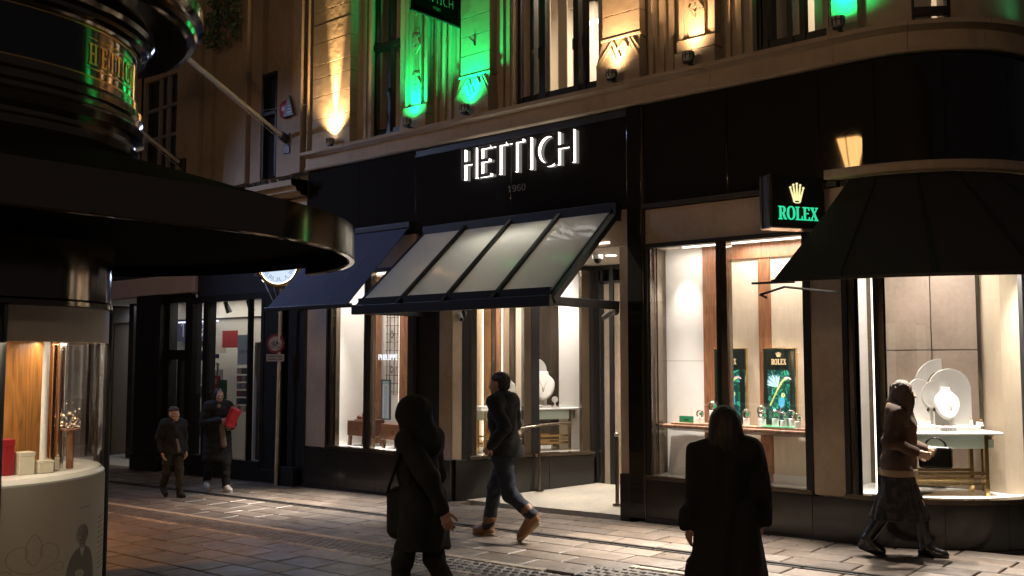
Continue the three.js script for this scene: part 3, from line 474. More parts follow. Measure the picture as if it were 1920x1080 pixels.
  const gr = glow('letterGreen', .02, .72, .33, 1.1), gd = glow('crownGold', 1, .9, .42, 1.1);
  { let x = -.553; 'ROLEX'.split('').forEach((ch, i) => { const w = [.094, .096, .08, .082, .094][i]; part('letter', textGeo(ch, .135, .008, fontSerif, w).translate(x + w / 2, .075, .001), gr, rs, l3); x += w + .004; }); }
  { const c = [], zc = -.335; [[-.075, .125], [-.04, .152], [0, .165], [.04, .152], [.075, .125]].forEach(([dx, h]) => { const s = new THREE.Shape([[dx * .42 - .012, .0], [dx * .42 + .012, .0], [dx + .006, h], [dx - .006, h]].map((p) => new THREE.Vector2(...p))); c.push(new THREE.ExtrudeGeometry(s, { depth: .008, bevelEnabled: false })); c.push(new THREE.CylinderGeometry(.011, .011, .01, 12).rotateX(Math.PI / 2).translate(dx, h + .006, .004)); }); c.push(new THREE.TorusGeometry(.037, .01, 8, 20).scale(1, .5, .6).translate(0, -.004, .004)); part('crown', c.map((g) => g.translate(zc, .27, .001)), gd, rs, l3); }
  { const l = new THREE.RectAreaLight(C(.35, 1, .25), .9, .5, .3); l.position.set(8.49 - .33 * .521 + .03 * .852, 3.45, .07 + .33 * .852 + .03 * .521); l.lookAt(8.49 + 3 * .852, 3.3, .3 + 3 * .521); scene.add(l); }

  // navy fabric awning
  const navy = std('navyCanvas', { color: C(.05, .06, .12), roughness: .85, bumpMap: tCloth, bumpScale: .0008 });
  let a = thing('fabric_awning', 'navy canvas awning over the left shop window', 'awning', [1.5, 3.8, 0]);
  const aw0 = .6, aw1 = 2.41; for (let k = 0; k < 4; k++) { const x0 = aw0 + (aw1 - aw0) * k / 4 + .002, x1 = aw0 + (aw1 - aw0) * (k + 1) / 4 - .002; part('canvas_panel', slab(V(x0, 2.655, 1.17), V(x1, 2.655, 1.17), V(x1, 3.79, .08), V(x0, 3.79, .08), .006), navy, a); }
  part('cassette', RB(.56, 2.45, 3.77, 3.87, .0, .11, .02), M.blackMetal, a); part('front_bar', RB(.55, 2.46, 2.6, 2.66, 1.14, 1.2, .012), M.blackMetal, a);
  part('arm', [bar(V(.75, 2.63, 1.15), V(1.1, 3.0, .6), .04, .025), bar(V(1.1, 3.0, .6), V(.75, 3.7, .08), .04, .025)], M.blackMetal, a); part('arm', [bar(V(2.25, 2.63, 1.15), V(1.95, 3.0, .6), .04, .025), bar(V(1.95, 3.0, .6), V(2.25, 3.7, .08), .04, .025)], M.blackMetal, a);
  part('stay', bar(V(2.43, 2.63, 1.17), V(2.95, 2.6, 1.2), .02, .015, 8), M.blackMetal, a);

  // glass canopy
  const milk = phy('milkGlass', { color: C(.78, .78, .72), transmission: .6, roughness: .9, thickness: 0, ior: 1.5, clearcoat: 1, clearcoatRoughness: .06 });
  a = thing('glass_canopy', 'sloping canopy of four milky glass panes in a black frame over the entrance', 'canopy', [4.3, 3.7, 0]);
  const x0 = 2.73, x1 = 5.9, P = (x, t, o = 0) => V(x, 3.72 - 1.13 * t + o * .755, .03 + 1.29 * t + o * .656);
  for (let k = 0; k < 4; k++) { const p0 = x0 + (x1 - x0) * k / 4 + .03, p1 = x0 + (x1 - x0) * (k + 1) / 4 - .03; part('glass_pane', slab(P(p0, .92), P(p1, .92), P(p1, .06), P(p0, .06), .012), milk, a); }
  for (let k = 0; k <= 4; k++) { const x = x0 + (x1 - x0) * k / 4, e = k === 0 || k === 4; part(e ? 'side_beam' : 'glazing_bar', bar(P(x, 1, e ? -.05 : .01), P(x, 0, e ? -.05 : .01), e ? .14 : .05, e ? .07 : .06), M.blackMetal, a); }
  part('ridge_beam', [RB(x0 - .04, x1 + .04, 3.69, 3.77, .0, .09, .008), bar(P(x0, .05, .006), P(x1, .05, .006), .02, .06)], M.blackMetal, a);
  part('front_beam', [RB(x0 - .04, x1 + .05, 2.49, 2.61, 1.26, 1.36, .01), bar(P(x0, .95, .008), P(x1, .95, .008), .03, .1)], M.blackMetal, a);
  part('tie_beam', RB(x1 - .03, x1 + .04, 2.5, 2.6, .0, 1.27, .008), M.blackMetal, a); part('tie_beam', RB(x0 - .04, x0 + .03, 2.5, 2.6, .0, 1.27, .008), M.blackMetal, a);
  part('canopy_light', B(x0 + .1, x1 - .1, 3.3, 3.32, -.004, .01), M.ledStrip, a); area(4.8, 3.31, .03, 1.9, .05, 4.9, 3.1, 1.0, C(1, .95, .86), 70);
  part('end_bracket', slab(V(x1 + .03, 3.55, .02), V(x1 + .03, 3.55, .12), V(x1 + .03, 3.75, .12), V(x1 + .03, 3.75, .02), .05), M.blackMetal, a);

  // black awning round the corner
  a = thing('corner_awning', 'black canvas awning curving round the corner window under a pale stone hood', 'awning', [9.2, 3.7, -.2]);
  const canvasB = std('blackCanvas', { color: C(.016, .014, .0145), roughness: .8, bumpMap: tCloth, bumpScale: .0008 });
  const prof = [[.06, 3.7], [.45, 3.396], [.82, 3.122], [1.2, 2.846], [1.52, 2.62], [1.516, 2.615], [1.196, 2.841], [.816, 3.117], [.446, 3.391], [.055, 3.695]].reverse();
  const cuts = [8.6, 9.0, 9.35, 9.7, 10.05, 10.4, 10.75, 11.1]; for (let k = 0; k + 1 < cuts.length; k++) { const g = sweep(frontPath(cuts[k], cuts[k + 1], .05), prof); if (!k) { const q = g.attributes.position; for (let i = 0; i < q.count; i++) { const h = (q.getY(i) - 2.62) / 1.08; if (q.getX(i) < 8.7) q.setX(i, q.getX(i) + .13 * h); } g.computeVertexNormals(); } part('canvas_panel', g, canvasB, a); }
  cuts.slice(1, -1).forEach((c2) => part('seam', sweep(frontPath(c2 - .006, c2 + .006, .05), [[.064, 3.704], [1.524, 2.624], [1.521, 2.621], [.061, 3.701]].reverse()), M.blackMetal, a));
  part('hem_bar', sweep(frontPath(8.58, 11.1, .06), [[1.5, 2.595], [1.535, 2.595], [1.535, 2.622], [1.5, 2.622]]), M.blackMetal, a);
  part('hood', sweep(frontPath(8.5, 11.4, .06), [[0, 3.725], [.11, 3.725], [.12, 3.74], [.12, 3.81], [.1, 3.825], [0, 3.83]]), M.beige, a);
  part('folding_arm', [bar(V(8.38, 2.6, 1.5), V(8.75, 2.6, 1.42), .025, .02), bar(V(8.42, 2.5, 1.42), V(8.6, 2.57, 1.3), .022, .022, 8), bar(V(8.42, 2.5, 1.42), V(8.5, 2.47, 1.46), .022, .022, 8), bar(V(8.6, 2.57, 1.3), V(8.62, 2.58, .1), .022, .022, 8)], M.blackMetal, a);

  // cameras
  function bullet(at, dir, label) { const t = thing('security_camera', label, 'security camera', at); const p = V(...at), d = V(...dir).normalize(), q = p.clone().add(V(0, -.02, .09)); part('base', bar(p, p.clone().add(V(0, 0, .03)), .1, .1, 16), M.plastic, t); part('arm', bar(p, q, .035, .035, 8), M.plastic, t); part('body', [bar(q.clone().addScaledVector(d, -.04), q.clone().addScaledVector(d, .13), .07, .07, 16)], M.plasticGrey, t); part('lens', bar(q.clone().addScaledVector(d, .13), q.clone().addScaledVector(d, .134), .05, .05, 14), M.black, t); }
  bullet([W2(.17, 0).x, 2.53, W2(.17, 0).z + .0], [.7, -.45, .5], 'grey tube camera on the pale pier left of the entrance window');
  bullet([5.72, 2.5, -.25], [-.8, -.5, .3], 'grey tube camera tilted down inside the right jamb of the entrance');
  { const t = thing('security_camera', 'small white dome camera under the ceiling of the entrance recess', 'security camera', [5.2, 3.27, -.6]); part('base', cyl(5.2, 3.2, 3.268, -.6, .065, .07, 20), M.whiteGloss, t); part('dome', sph(5.2, 3.19, -.6, .052, 18), M.black, t); }
  // handrails
  { const t = thing('handrail', 'bronze handrail on a thin post in front of the entrance window', 'handrail', [W2(1.22, 0, .12).x, .1, W2(1.22, 0, .12).z]); const p = W2(1.24, .1, .12), q = W2(1.24, 1.0, .12); part('post', bar(p, q, .035, .035, 12), M.bronze, t); part('rail', [bar(W2(.9, .955, .12), W2(1.3, 1.0, .12), .042, .042, 12), bar(W2(1.3, 1.0, .12), W2(1.72, 1.02, .12), .042, .042, 12)], M.bronze, t); part('foot', cyl(p.x, .09, .105, p.z, .06, .06, 16), M.bronze, t); }
  { const t = thing('rail_post', 'slim dark post with a ball top beside the right jamb of the entrance', 'post', [5.44, .1, -.65]); part('post', cyl(5.44, .08, .95, -.65, .024, .024, 12), M.bronze, t); part('ball', sph(5.44, .97, -.65, .032, 14), M.brushed, t); part('foot', cyl(5.44, .09, .112, -.65, .06, .06, 16), M.bronze, t); }
  // banner
  { const t = thing('hanging_banner', 'dark HETTICH banner hanging edge on to the front between the green piers', 'banner', [3.33, 6.5, .45]); const c = document.createElement('canvas'); c.width = 512; c.height = 512; const x = c.getContext('2d'); x.fillStyle = '#030404'; x.fillRect(0, 0, 512, 512); x.fillStyle = '#7c8a80'; x.font = '92px sans-serif'; x.textAlign = 'center'; x.fillText('HETTICH', 256, 400); x.font = '34px sans-serif'; x.fillText('1960', 256, 455); const tx = new THREE.CanvasTexture(c); tx.colorSpace = THREE.SRGBColorSpace; const g = new THREE.BoxGeometry(.02, .95, .95, 1, 6, 6).toNonIndexed(); const q = g.attributes.position; for (let i = 0; i < q.count; i++) q.setX(i, q.getX(i) + .018 * Math.sin(q.getY(i) * 5 + q.getZ(i) * 3)); g.computeVertexNormals(); part('cloth', g.translate(3.33, 6.985, .46), phy('bannerCloth', { map: tx, roughness: 1, specularIntensity: .1 }), t, { keepUV: true }); part('lower_rod', bar(V(3.33, 6.5, -.08), V(3.33, 6.5, .96), .03, .03, 10), M.blackMetal, t); part('upper_rod', bar(V(3.33, 7.47, -.12), V(3.33, 7.47, .98), .03, .03, 10), M.blackMetal, t); part('cord', bar(V(3.34, 6.5, .0), V(3.62, 6.2, .03), .008, .008, 6), M.plasticGrey, t); part('hook', bar(V(3.62, 6.18, .02), V(3.62, 6.24, .04), .03, .03, 8), M.blackMetal, t); }
}
// ---------- the neighbouring building ----------
{
  const nb = thing('neighbour_building', 'older stone fronted building with tall fluted piers above a dark shopfront', 'building', [-5, 0, 0]);
  const st = (n, g, m = M.stoneDark, o) => part(n, g, m, nb, o);
  const T = 9.6;
  st('wall', B(-12, -5.55, 3.55, T, -.6, -.1)); st('wall', B(-4.07, -.03, 4.5, T, -.6, -.12)); st('wall', B(-5.55, -4.07, 7.4, T, -.6, -.15)); st('wall', B(-5.55, -4.07, 3.55, 5.2, -.6, -.1));
  for (const [a, c, z] of [[-4.05, -3.6, .0], [-3.55, -3.2, .05], [-3.16, -2.92, -.02], [-2.4, -2.02, .03], [-1.98, -1.68, .07], [-1.64, -1.34, .0], [-.84, -.42, .04], [-.38, -.14, .08], [-.1, -.035, .0]]) st('stone_pier', RB(a, c, 4.9, T, -.12, z, .012));
  st('stone_pier', RB(-6.1, -5.55, 3.55, T, -.15, .05, .012));
  st('recess_back', B(-2.9, -2.42, 4.9, T, -.3, -.2), M.mortar);
  // tall dark window between the piers and a narrow one by the corner
  let f = st('window', [B(-5.55, -5.5, 5.2, 7.4, -.3, -.18), B(-4.12, -4.07, 5.2, 7.4, -.3, -.18), B(-5.55, -4.07, 5.2, 5.26, -.3, -.16), B(-5.0, -4.94, 5.2, 7.4, -.28, -.17), B(-4.7, -4.62, 5.2, 7.4, -.28, -.17), B(-5.55, -4.07, 6.2, 6.26, -.28, -.17), B(-5.55, -4.07, 6.78, 6.84, -.28, -.17)], std('oldPaint', { color: C(.2, .19, .2), roughness: .6 }));
  part('pane', B(-5.5, -4.12, 5.26, 7.4, -.235, -.228), phy('darkPane', { color: C(.012, .012, .014), roughness: .06 }), f);
  f = st('window', [B(-1.27, -1.23, 4.95, 6.7, -.1, .02), B(-.92, -.88, 4.95, 6.7, -.1, .02), B(-1.27, -.88, 6.66, 6.72, -.1, .03), B(-1.27, -.88, 6.0, 6.06, -.1, .02)], M.blackMetal); part('pane', B(-1.23, -.92, 4.95, 6.66, -.06, -.054), M.darkPane, f);
  // mossy cornice
  const cor = (y) => [[-.2, y], [.1, y], [.14, y + .05], [.2, y + .06], [.22, y + .12], [.3, y + .14], [.32, y + .22], [-.2, y + .28]];
  for (const [a, c] of [[-4.1, -2.9], [-2.895, -1.9], [-1.895, -.9], [-.895, -.05]]) st('cornice_stone', sweep([{ x: a, z: 0, nx: 0, nz: 1 }, { x: c, z: 0, nx: 0, nz: 1 }], cor(4.52)), M.stone);
  seed(5); { const moss = []; for (let k = 0; k < 260; k++) { const x = rr(-4, -.06); moss.push(new THREE.IcosahedronGeometry(rr(.015, .05), 0).scale(1.4, .7, 1).translate(x, 4.76 + rr(0, .04), rr(.02, .3))); } st('moss', moss, std('mossMat', { color: C(.035, .035, .018), roughness: 1 }), { kind: 'stuff' }); }
  st('wall', B(-.5, -.03, 3.0, 4.5, -.3, -.02), M.stone);
  // shopfront
  const D = M.blackMetal, sf = (n, g, m = D) => st(n, g, m);
  sf('fascia_panel', RB(-3.17, -.5, 3.02, 4.5, -.3, .0, .006), std('navyPaint', { color: C(.022, .022, .03), roughness: .45 }));
  sf('fascia_band', RB(-8.5, -3.2, 3.12, 3.46, -.2, .06, .01), std('lilacPaint', { color: C(.62, .54, .64), roughness: .6 }));
  sf('fascia_panel', RB(-8.5, -3.2, 3.47, 4.5, -.2, .02, .006), M.navyPaint);
  sf('shop_pier', [RB(-5.3, -4.4, .05, 3.12, -.35, .02, .01), RB(-5.34, -4.36, -.3, .1, -.38, .06, .01)]); sf('shop_pier', [RB(-3.56, -3.32, -.2, 3.0, -.2, .0, .01)]); sf('shop_pier', [RB(-1.2, -.62, -.2, 3.02, -.2, .0, .01)]); sf('shop_pier', RB(-.5, -.06, -.15, 3.0, -.16, -.02, .01)); sf('shop_pier', RB(-3.02, -2.86, .2, 3.0, -.2, -.03, .01));
  sf('door_step_box', RB(-.5, -.12, -.15, .22, .0, .14, .01));
  sf('stall_riser', RB(-3.3, -1.2, -.25, .17, -.2, .02, .01)); sf('stall_riser', RB(-1.2, -.45, -.2, .12, -.2, .015, .01));
  sf('shop_pier', [B(-7.5, -7.3, -.2, 3.12, -1.2, -1.0), B(-6.0, -5.9, -.2, 3.12, -1.2, -1.1), B(-6.9, -6.84, -.2, 3.12, -1.2, -1.1)]);
  f = sf('shop_window', [B(-3.34, -1.2, 2.92, 3.02, -.12, .0), B(-3.34, -1.2, .16, .22, -.12, .02), B(-1.62, -1.58, .2, 3.0, -.11, -.01), B(-1.24, -1.2, .2, 3.0, -.11, -.01)]); part('pane', B(-3.32, -3.02, .22, 2.92, -.06, -.055), M.glass, f); part('pane', B(-2.86, -1.24, .22, 2.92, -.06, -.055), M.glass, f);
  f = sf('shop_door', [B(-4.4, -3.56, 1.9, 2.08, -.2, -.12), B(-4.4, -4.3, -.2, 3.1, -.2, -.12), B(-3.98, -3.86, -.2, 1.9, -.2, -.11), B(-4.4, -3.56, 2.96, 3.12, -.2, -.1), B(-3.6, -3.56, -.2, 3.1, -.2, -.12), B(-4.4, -3.56, -.25, -.05, -.2, -.12)]); part('pane', B(-4.3, -3.6, -.05, 2.96, -.165, -.16), M.glass, f);
  f = sf('shop_window', [B(-1.16, -1.12, .12, 2.9, -.1, .01), B(-.66, -.62, .12, 2.9, -.1, .01)]); part('pane', B(-1.12, -.66, .12, 2.9, -.05, -.045), M.darkPane, f);
  // inside
  const grey = std('greyWall', { color: C(.42, .4, .36), roughness: .9 });
  st('inner_wall', [B(-8.5, -.3, -.3, 3.3, -4.6, -4.5)], grey); st('inner_wall', [B(-.4, -.3, -.3, 3.3, -4.5, -.3)], grey); st('inner_floor', B(-8.5, -.3, -.35, -.22, -4.6, -.2), grey); st('inner_ceiling', B(-8.5, -.3, 3.1, 3.2, -4.6, -.12), std('ceilingTile', { color: C(.55, .53, .48), roughness: .9 }));
  // seen slantwise through the glass: placed along the lines of sight on shallow planes behind it
  const xAt = (px, z) => { const k = (px - 960) / 1800, dx = -.64911 + .76069 * k, dz = -.76069 - .64911 * k, t = (z - 9.4414) / dz; return [12.3236 + dx * t, t]; };
  const yAt = (px, py, z) => 1.9329 + (671 - py) / 1800 * xAt(px, z)[1];
  const pb = (a, c, t, b, z, d = .03, m = .005) => { const x0 = xAt(a, z)[0], x1 = xAt(c, z)[0], q = (a + c) / 2; return RB(x0, x1, yAt(q, b, z), yAt(q, t, z), z - d, z, m); };
  st('ceiling_light', [[-4.3, -1.35], [-3.7, -1.2], [-4.9, -1.45], [-6.6, -1.4]].map(([x, z]) => cyl(x, 3.085, 3.098, z, .08, .08, 18)), M.lampFace);
  area(-4.4, 3.06, -1.0, 3.2, .7, -4.4, 0, -1.2, C(1, .95, .86), 5); area(-7.6, 3.06, -1.3, 1.6, .6, -7.6, 0, -1.5, C(.8, .85, 1), 4); area(-2.2, 2.9, -.5, 1.2, .2, -2.2, 0, -.7, C(1, .95, .88), 4);
  st('back_panel', B(-9.5, -2.0, -.3, 3.1, -1.78, -1.7), grey); st('inner_beam', B(-9.5, -2.0, 2.75, 3.1, -1.7, -1.62), M.ceilingTile);
  st('partition', B(-1.75, -1.68, .2, 2.2, -1.4, -.25), std('reveal', { color: C(.3, .29, .27), roughness: .8 }));
  seed(99);
  const cols = ['#6b6f76', '#8d8377', '#4c4a52', '#a89e92', '#7a3a3a', '#39404c', '#b7b2a8'].map((c, i) => std('stock_' + i, { color: new THREE.Color(c), roughness: .9 }));
  for (let r = 0; r < 6; r++) for (let c2 = 0; c2 < 3; c2++) st('stock_item', pb(446 + c2 * 9, 453 + c2 * 9, 690 + r * 14, 701 + r * 14, -.35), cols[Math.floor(rnd() * 7)]);
  for (let r = 0; r < 7; r++) st('stock_item', pb(309, 320, 676 + r * 13, 686 + r * 13, -1.2), cols[[4, 2, 6, 3, 5, 0, 4][r]]);
  for (let r = 0; r < 5; r++) for (let c2 = 0; c2 < 4; c2++) st('stock_item', pb(362 + c2 * 6 + rnd() * 2, 367 + c2 * 6, 700 + r * 24, 718 + r * 24 + rnd() * 4, -1.5), cols[Math.floor(rnd() * 7)]);
  for (let k = 0; k < 8; k++) st('garment', pb(387 + k * 3, 389.4 + k * 3, 692, 742 + rnd() * 14, -1.0, .12), cols[[6, 2, 0, 6, 3, 5, 6, 0][k]]);
  for (let k = 0; k < 5; k++) st('hanging_rack', pb(330 + k * 3.6, 332 + k * 3.6, 676, 770, -1.3, .04), cols[[0, 6, 2, 0, 5][k]]);
  function board(name, a, c, t, b, z, bg, lines) { const x0 = xAt(a, z)[0], x1 = xAt(c, z)[0], q = (a + c) / 2, y0 = yAt(q, b, z), y1 = yAt(q, t, z), cv = document.createElement('canvas'); cv.width = 256; cv.height = Math.max(32, Math.round(256 * (y1 - y0) / (x1 - x0))); const e = cv.getContext('2d'); e.fillStyle = bg; e.fillRect(0, 0, cv.width, cv.height); e.textAlign = 'center'; for (const [s2, u, v, sz, col] of lines) { e.fillStyle = col; e.font = sz + 'px sans-serif'; e.fillText(s2, u * cv.width, v * cv.height); } const tx = new THREE.CanvasTexture(cv); tx.colorSpace = THREE.SRGBColorSpace; return st(name, new THREE.BoxGeometry(x1 - x0, y1 - y0, .012).translate((x0 + x1) / 2, (y0 + y1) / 2, z), std('board_' + name + a, { map: tx, roughness: .7 }), { keepUV: true }); }
  board('window_poster', 447, 474, 628, 684, -.12, '#8d9a97', [["claire's", .5, .62, 62, '#2a2440']]);
  board('number_board', 331, 392, 606, 640, -1.6, '#55567a', [['10  9', .5, .75, 90, '#d8dce6']]);
  board('hanging_sign', 418, 446, 620, 652, -1.2, '#96262a', []); board('sale_card', 388, 416, 704, 728, -.7, '#a0383c', [['Sale', .5, .6, 80, '#e0d0d0']]); board('green_card', 412, 428, 712, 748, -.6, '#2a7048', []);
  board('purple_card', 360, 384, 658, 676, -.7, '#453c92', []); board('purple_card', 392, 412, 664, 672, -.8, '#453c92', []); board('white_card', 392, 424, 630, 662, -1.3, '#b9b3aa', []);
  st('rail', [pb(386, 411, 680, 683, -.9, .03), pb(408, 410.5, 680, 760, -.9, .03)], M.brushed); st('door_pole', pb(248, 251, 700, 850, -1.15, .03), M.brushed);
  st('tube_light', pb(334, 408, 602, 604.5, -1.45, .03), glow('tubeLamp', .7, .75, 1, 2.5));
  st('track_lamp', [[-2.9, -.4], [-2.2, -.4]].map(([x, z]) => bar(V(x, 2.95, z), V(x + .04, 2.75, z - .06), .11, .08, 12)), M.plastic);
  st('roof_slab', B(-12, -.03, T, T + .15, -6, .1)); st('back_wall', B(-12, -.3, -.3, T, -6, -5.8)); st('end_wall', B(-12.1, -12, -.3, T, -6, .0)); st('wall', B(-12, -8.5, -.4, 3.55, -.6, -.1));

  // alarm box, poles, clock, sign, plant
  let t = thing('alarm_box', 'round red alarm box with a dark triangular plate high on the stone wall', 'alarm box', [-.5, 6, 0]);
  part('dome', new THREE.SphereGeometry(.16, 20, 12, 0, Math.PI * 2, 0, Math.PI / 2).rotateX(Math.PI / 2).scale(1, 1, .5).translate(-.56, 6.0, .05), std('alarmRed', { color: C(.3, .015, .02), roughness: .4 }), t);
  { const s = new THREE.Shape([[-.08, -.14], [.2, -.14], [.06, .2]].map((p) => new THREE.Vector2(...p))); part('plate', new THREE.ExtrudeGeometry(s, { depth: .05, bevelEnabled: false }).translate(-.45, 5.99, .09), M.plastic, t); part('plate_text', [0, 1, 2].map((k) => B(-.42 + k * .02, -.3 - k * .02, 5.9 + k * .05, 5.92 + k * .05, .14, .143)), M.plasticGrey, t); }
  function pole(name, label, a, b, r) { const q = thing(name, label, 'flag pole', [a.x, a.y, a.z]); part('shaft', bar(a, b, r, r * .8, 14), std('polePaint', { color: C(.5, .47, .45), roughness: .45 }), q); part('socket', [RB(a.x - .08, a.x + .08, a.y - .22, a.y + .12, -.02, .06, .01), bar(a.clone().lerp(b, -.02), a.clone().lerp(b, .06), r * 1.8, r * 1.8, 12)], M.plastic, q); part('finial', sph(b.x, b.y, b.z, r * .8, 12), M.polePaint, q); part('halyard', bar(a.clone().add(V(.02, -.09, .03)), b.clone().add(V(.02, -.05, 0)), .012, .012, 6), M.plasticGrey, q); }
  pole('flag_pole', 'bare white flag pole slanting up from the wall beside the alarm box', V(-.53, 5.48, .03), V(-.36, 6.6, 2.45), .075); pole('flag_pole', 'bare white flag pole slanting up from the pier by the dark window', V(-3.74, 5.5, .03), V(-3.45, 6.2, 1.5), .07);
  part('stay_wire', bar(V(-.03, 5.99, .06), V(-1.4, 6.12, .02), .008, .008, 6), M.plasticGrey, nb);
  t = thing('street_clock', 'round backlit street clock in a gold rim on a slim post', 'clock', [-.5, -.08, .17]);
  { const c = document.createElement('canvas'); c.width = c.height = 512; const q = c.getContext('2d'); q.fillStyle = '#ffffff'; q.fillRect(0, 0, 512, 512); q.translate(256, 256); q.fillStyle = q.strokeStyle = '#1c2430'; for (let k = 0; k < 60; k++) { q.save(); q.rotate(k * Math.PI / 30); q.fillRect(-2, -232, 4, k % 5 ? 14 : 0); q.restore(); } q.font = '54px serif'; q.textAlign = 'center'; q.textBaseline = 'middle'; ['XII', 'I', 'II', 'III', 'IIII', 'V', 'VI', 'VII', 'VIII', 'IX', 'X', 'XI'].forEach((s, k) => { q.save(); q.rotate(k * Math.PI / 6); q.fillText(s, 0, -192); q.restore(); }); const tx = new THREE.CanvasTexture(c); tx.colorSpace = THREE.SRGBColorSpace;
    const faceM = std('clockFace', { color: C(.1, .1, .1), emissive: C(.66, .8, 1), emissiveMap: tx, emissiveIntensity: 1.0, roughness: .4 });
    const cx = -.42, cy = 3.43, cz = .2, turn = (g) => g.rotateY(.5).translate(cx, cy, cz);
    part('rim', [turn(new THREE.TorusGeometry(.35, .035, 10, 48).translate(0, 0, .09)), turn(new THREE.TorusGeometry(.35, .035, 10, 48).translate(0, 0, -.09)), turn(new THREE.CylinderGeometry(.35, .35, .18, 48, 1, true).rotateX(Math.PI / 2))], M.brass, t);
    const fc = part('dial', turn(new THREE.CircleGeometry(.325, 48).translate(0, 0, .085)), faceM, t, { keepUV: true }); part('dial', turn(new THREE.CircleGeometry(.325, 48).rotateY(Math.PI).translate(0, 0, -.085)), faceM, t, { keepUV: true });
    part('hand', [turn(bar(V(0, -.04, .1), V(-.1, .17, .1), .022, .008)), turn(bar(V(0, -.04, .106), V(.2, .2, .106), .016, .008))], M.black, fc);
    const l = new THREE.RectAreaLight(C(.42, .58, 1), 30, .6, .6); l.position.set(cx + .1 * Math.sin(.5) , cy, cz + .1 * Math.cos(.5)); l.lookAt(cx + 3 * Math.sin(.5), cy, cz + 3 * Math.cos(.5)); scene.add(l);
    part('post', bar(V(-.5, -.1, .17), V(-.42, 3.04, .19), .06, .055, 14), std('postPaint', { color: C(.5, .42, .32), roughness: .4 }), t);
    part('stay', [bar(V(-1.3, 3.3, .1), V(-.75, 3.26, .16), .035, .03, 8), bar(V(-1.05, 3.27, .12), V(-.48, 2.6, .17), .014, .014, 6), bar(V(-.75, 3.2, .15), V(-.46, 2.7, .17), .014, .014, 6), bar(V(-1.3, 3.3, .1), V(-1.3, 3.4, .0), .02, .02, 6)], M.brushed, t); }
  t = thing('traffic_sign', 'round red rimmed no cycling sign with a small plate below on the clock post', 'traffic sign', [-.5, 2, .22]);
  { const c = document.createElement('canvas'); c.width = c.height = 256; const q = c.getContext('2d'); q.fillStyle = '#6a1518'; q.fillRect(0, 0, 256, 256); q.fillStyle = '#8f8782'; q.beginPath(); q.arc(128, 128, 98, 0, 7); q.fill(); q.strokeStyle = '#1a1a1a'; q.lineWidth = 9; for (const x of [84, 172]) { q.beginPath(); q.arc(x, 150, 30, 0, 7); q.stroke(); } q.beginPath(); q.moveTo(84, 150); q.lineTo(108, 108); q.lineTo(156, 108); q.lineTo(124, 150); q.closePath(); q.moveTo(108, 108); q.lineTo(102, 94); q.moveTo(92, 94); q.lineTo(114, 94); q.moveTo(172, 150); q.lineTo(152, 90); q.lineTo(168, 86); q.stroke(); const tx = new THREE.CanvasTexture(c); tx.colorSpace = THREE.SRGBColorSpace;
    part('disc', [new THREE.CylinderGeometry(.155, .155, .012, 40).rotateX(Math.PI / 2).rotateY(.45).translate(-.49, 2.16, .23)], M.alarmRed, t); part('symbol', new THREE.CircleGeometry(.151, 40).translate(0, 0, .008).rotateY(.45).translate(-.49, 2.16, .23), std('signPrint', { map: tx, roughness: .5 }), t, { keepUV: true });
    const d = document.createElement('canvas'); d.width = 256; d.height = 96; const e = d.getContext('2d'); e.fillStyle = '#8c8479'; e.fillRect(0, 0, 256, 96); e.fillStyle = '#333'; for (let k = 0; k < 9; k++) for (const y of [20, 58]) e.fillRect(24 + k * 23 + (k > 4 ? 8 : 0), y, 15, 20); const ty = new THREE.CanvasTexture(d); ty.colorSpace = THREE.SRGBColorSpace;
    part('plate', new THREE.BoxGeometry(.31, .115, .012).rotateY(.45).translate(-.49, 1.935, .23), std('platePrint', { map: ty, roughness: .5 }), t, { keepUV: true }); part('clamp', [B(-.53, -.44, 2.1, 2.13, .17, .22), B(-.53, -.44, 1.9, 1.93, .17, .22)], M.brushed, t); }
  t = thing('wall_plant', 'self sown leafy plant hanging from the stone wall near the top left', 'plant', [-2.3, 8.2, .1]);
  seed(31); { const leaf = [], stems = []; for (let s = 0; s < 9; s++) { let p = V(-2.3 + rr(-.3, .4), 8.5, .12); for (let k = 0; k < 9; k++) { const q = p.clone().add(V(rr(-.09, .1), rr(-.17, -.07), rr(-.03, .06))); stems.push(bar(p, q, .012, .012, 5)); p = q; for (let j = 0; j < 5; j++) { const g = new THREE.CircleGeometry(rr(.025, .06), 6).scale(1, .6, 1).rotateX(rr(-1, 1)).rotateY(rr(-1, 1)).rotateZ(rr(0, 6)).translate(p.x + rr(-.09, .09), p.y + rr(-.06, .06), p.z + rr(0, .1)); leaf.push(g); } } } part('stem', stems, std('stemMat', { color: C(.05, .04, .02), roughness: .9 }), t); part('foliage', leaf, std('leafMat', { color: C(.035, .07, .03), roughness: .7 }), t); }
}
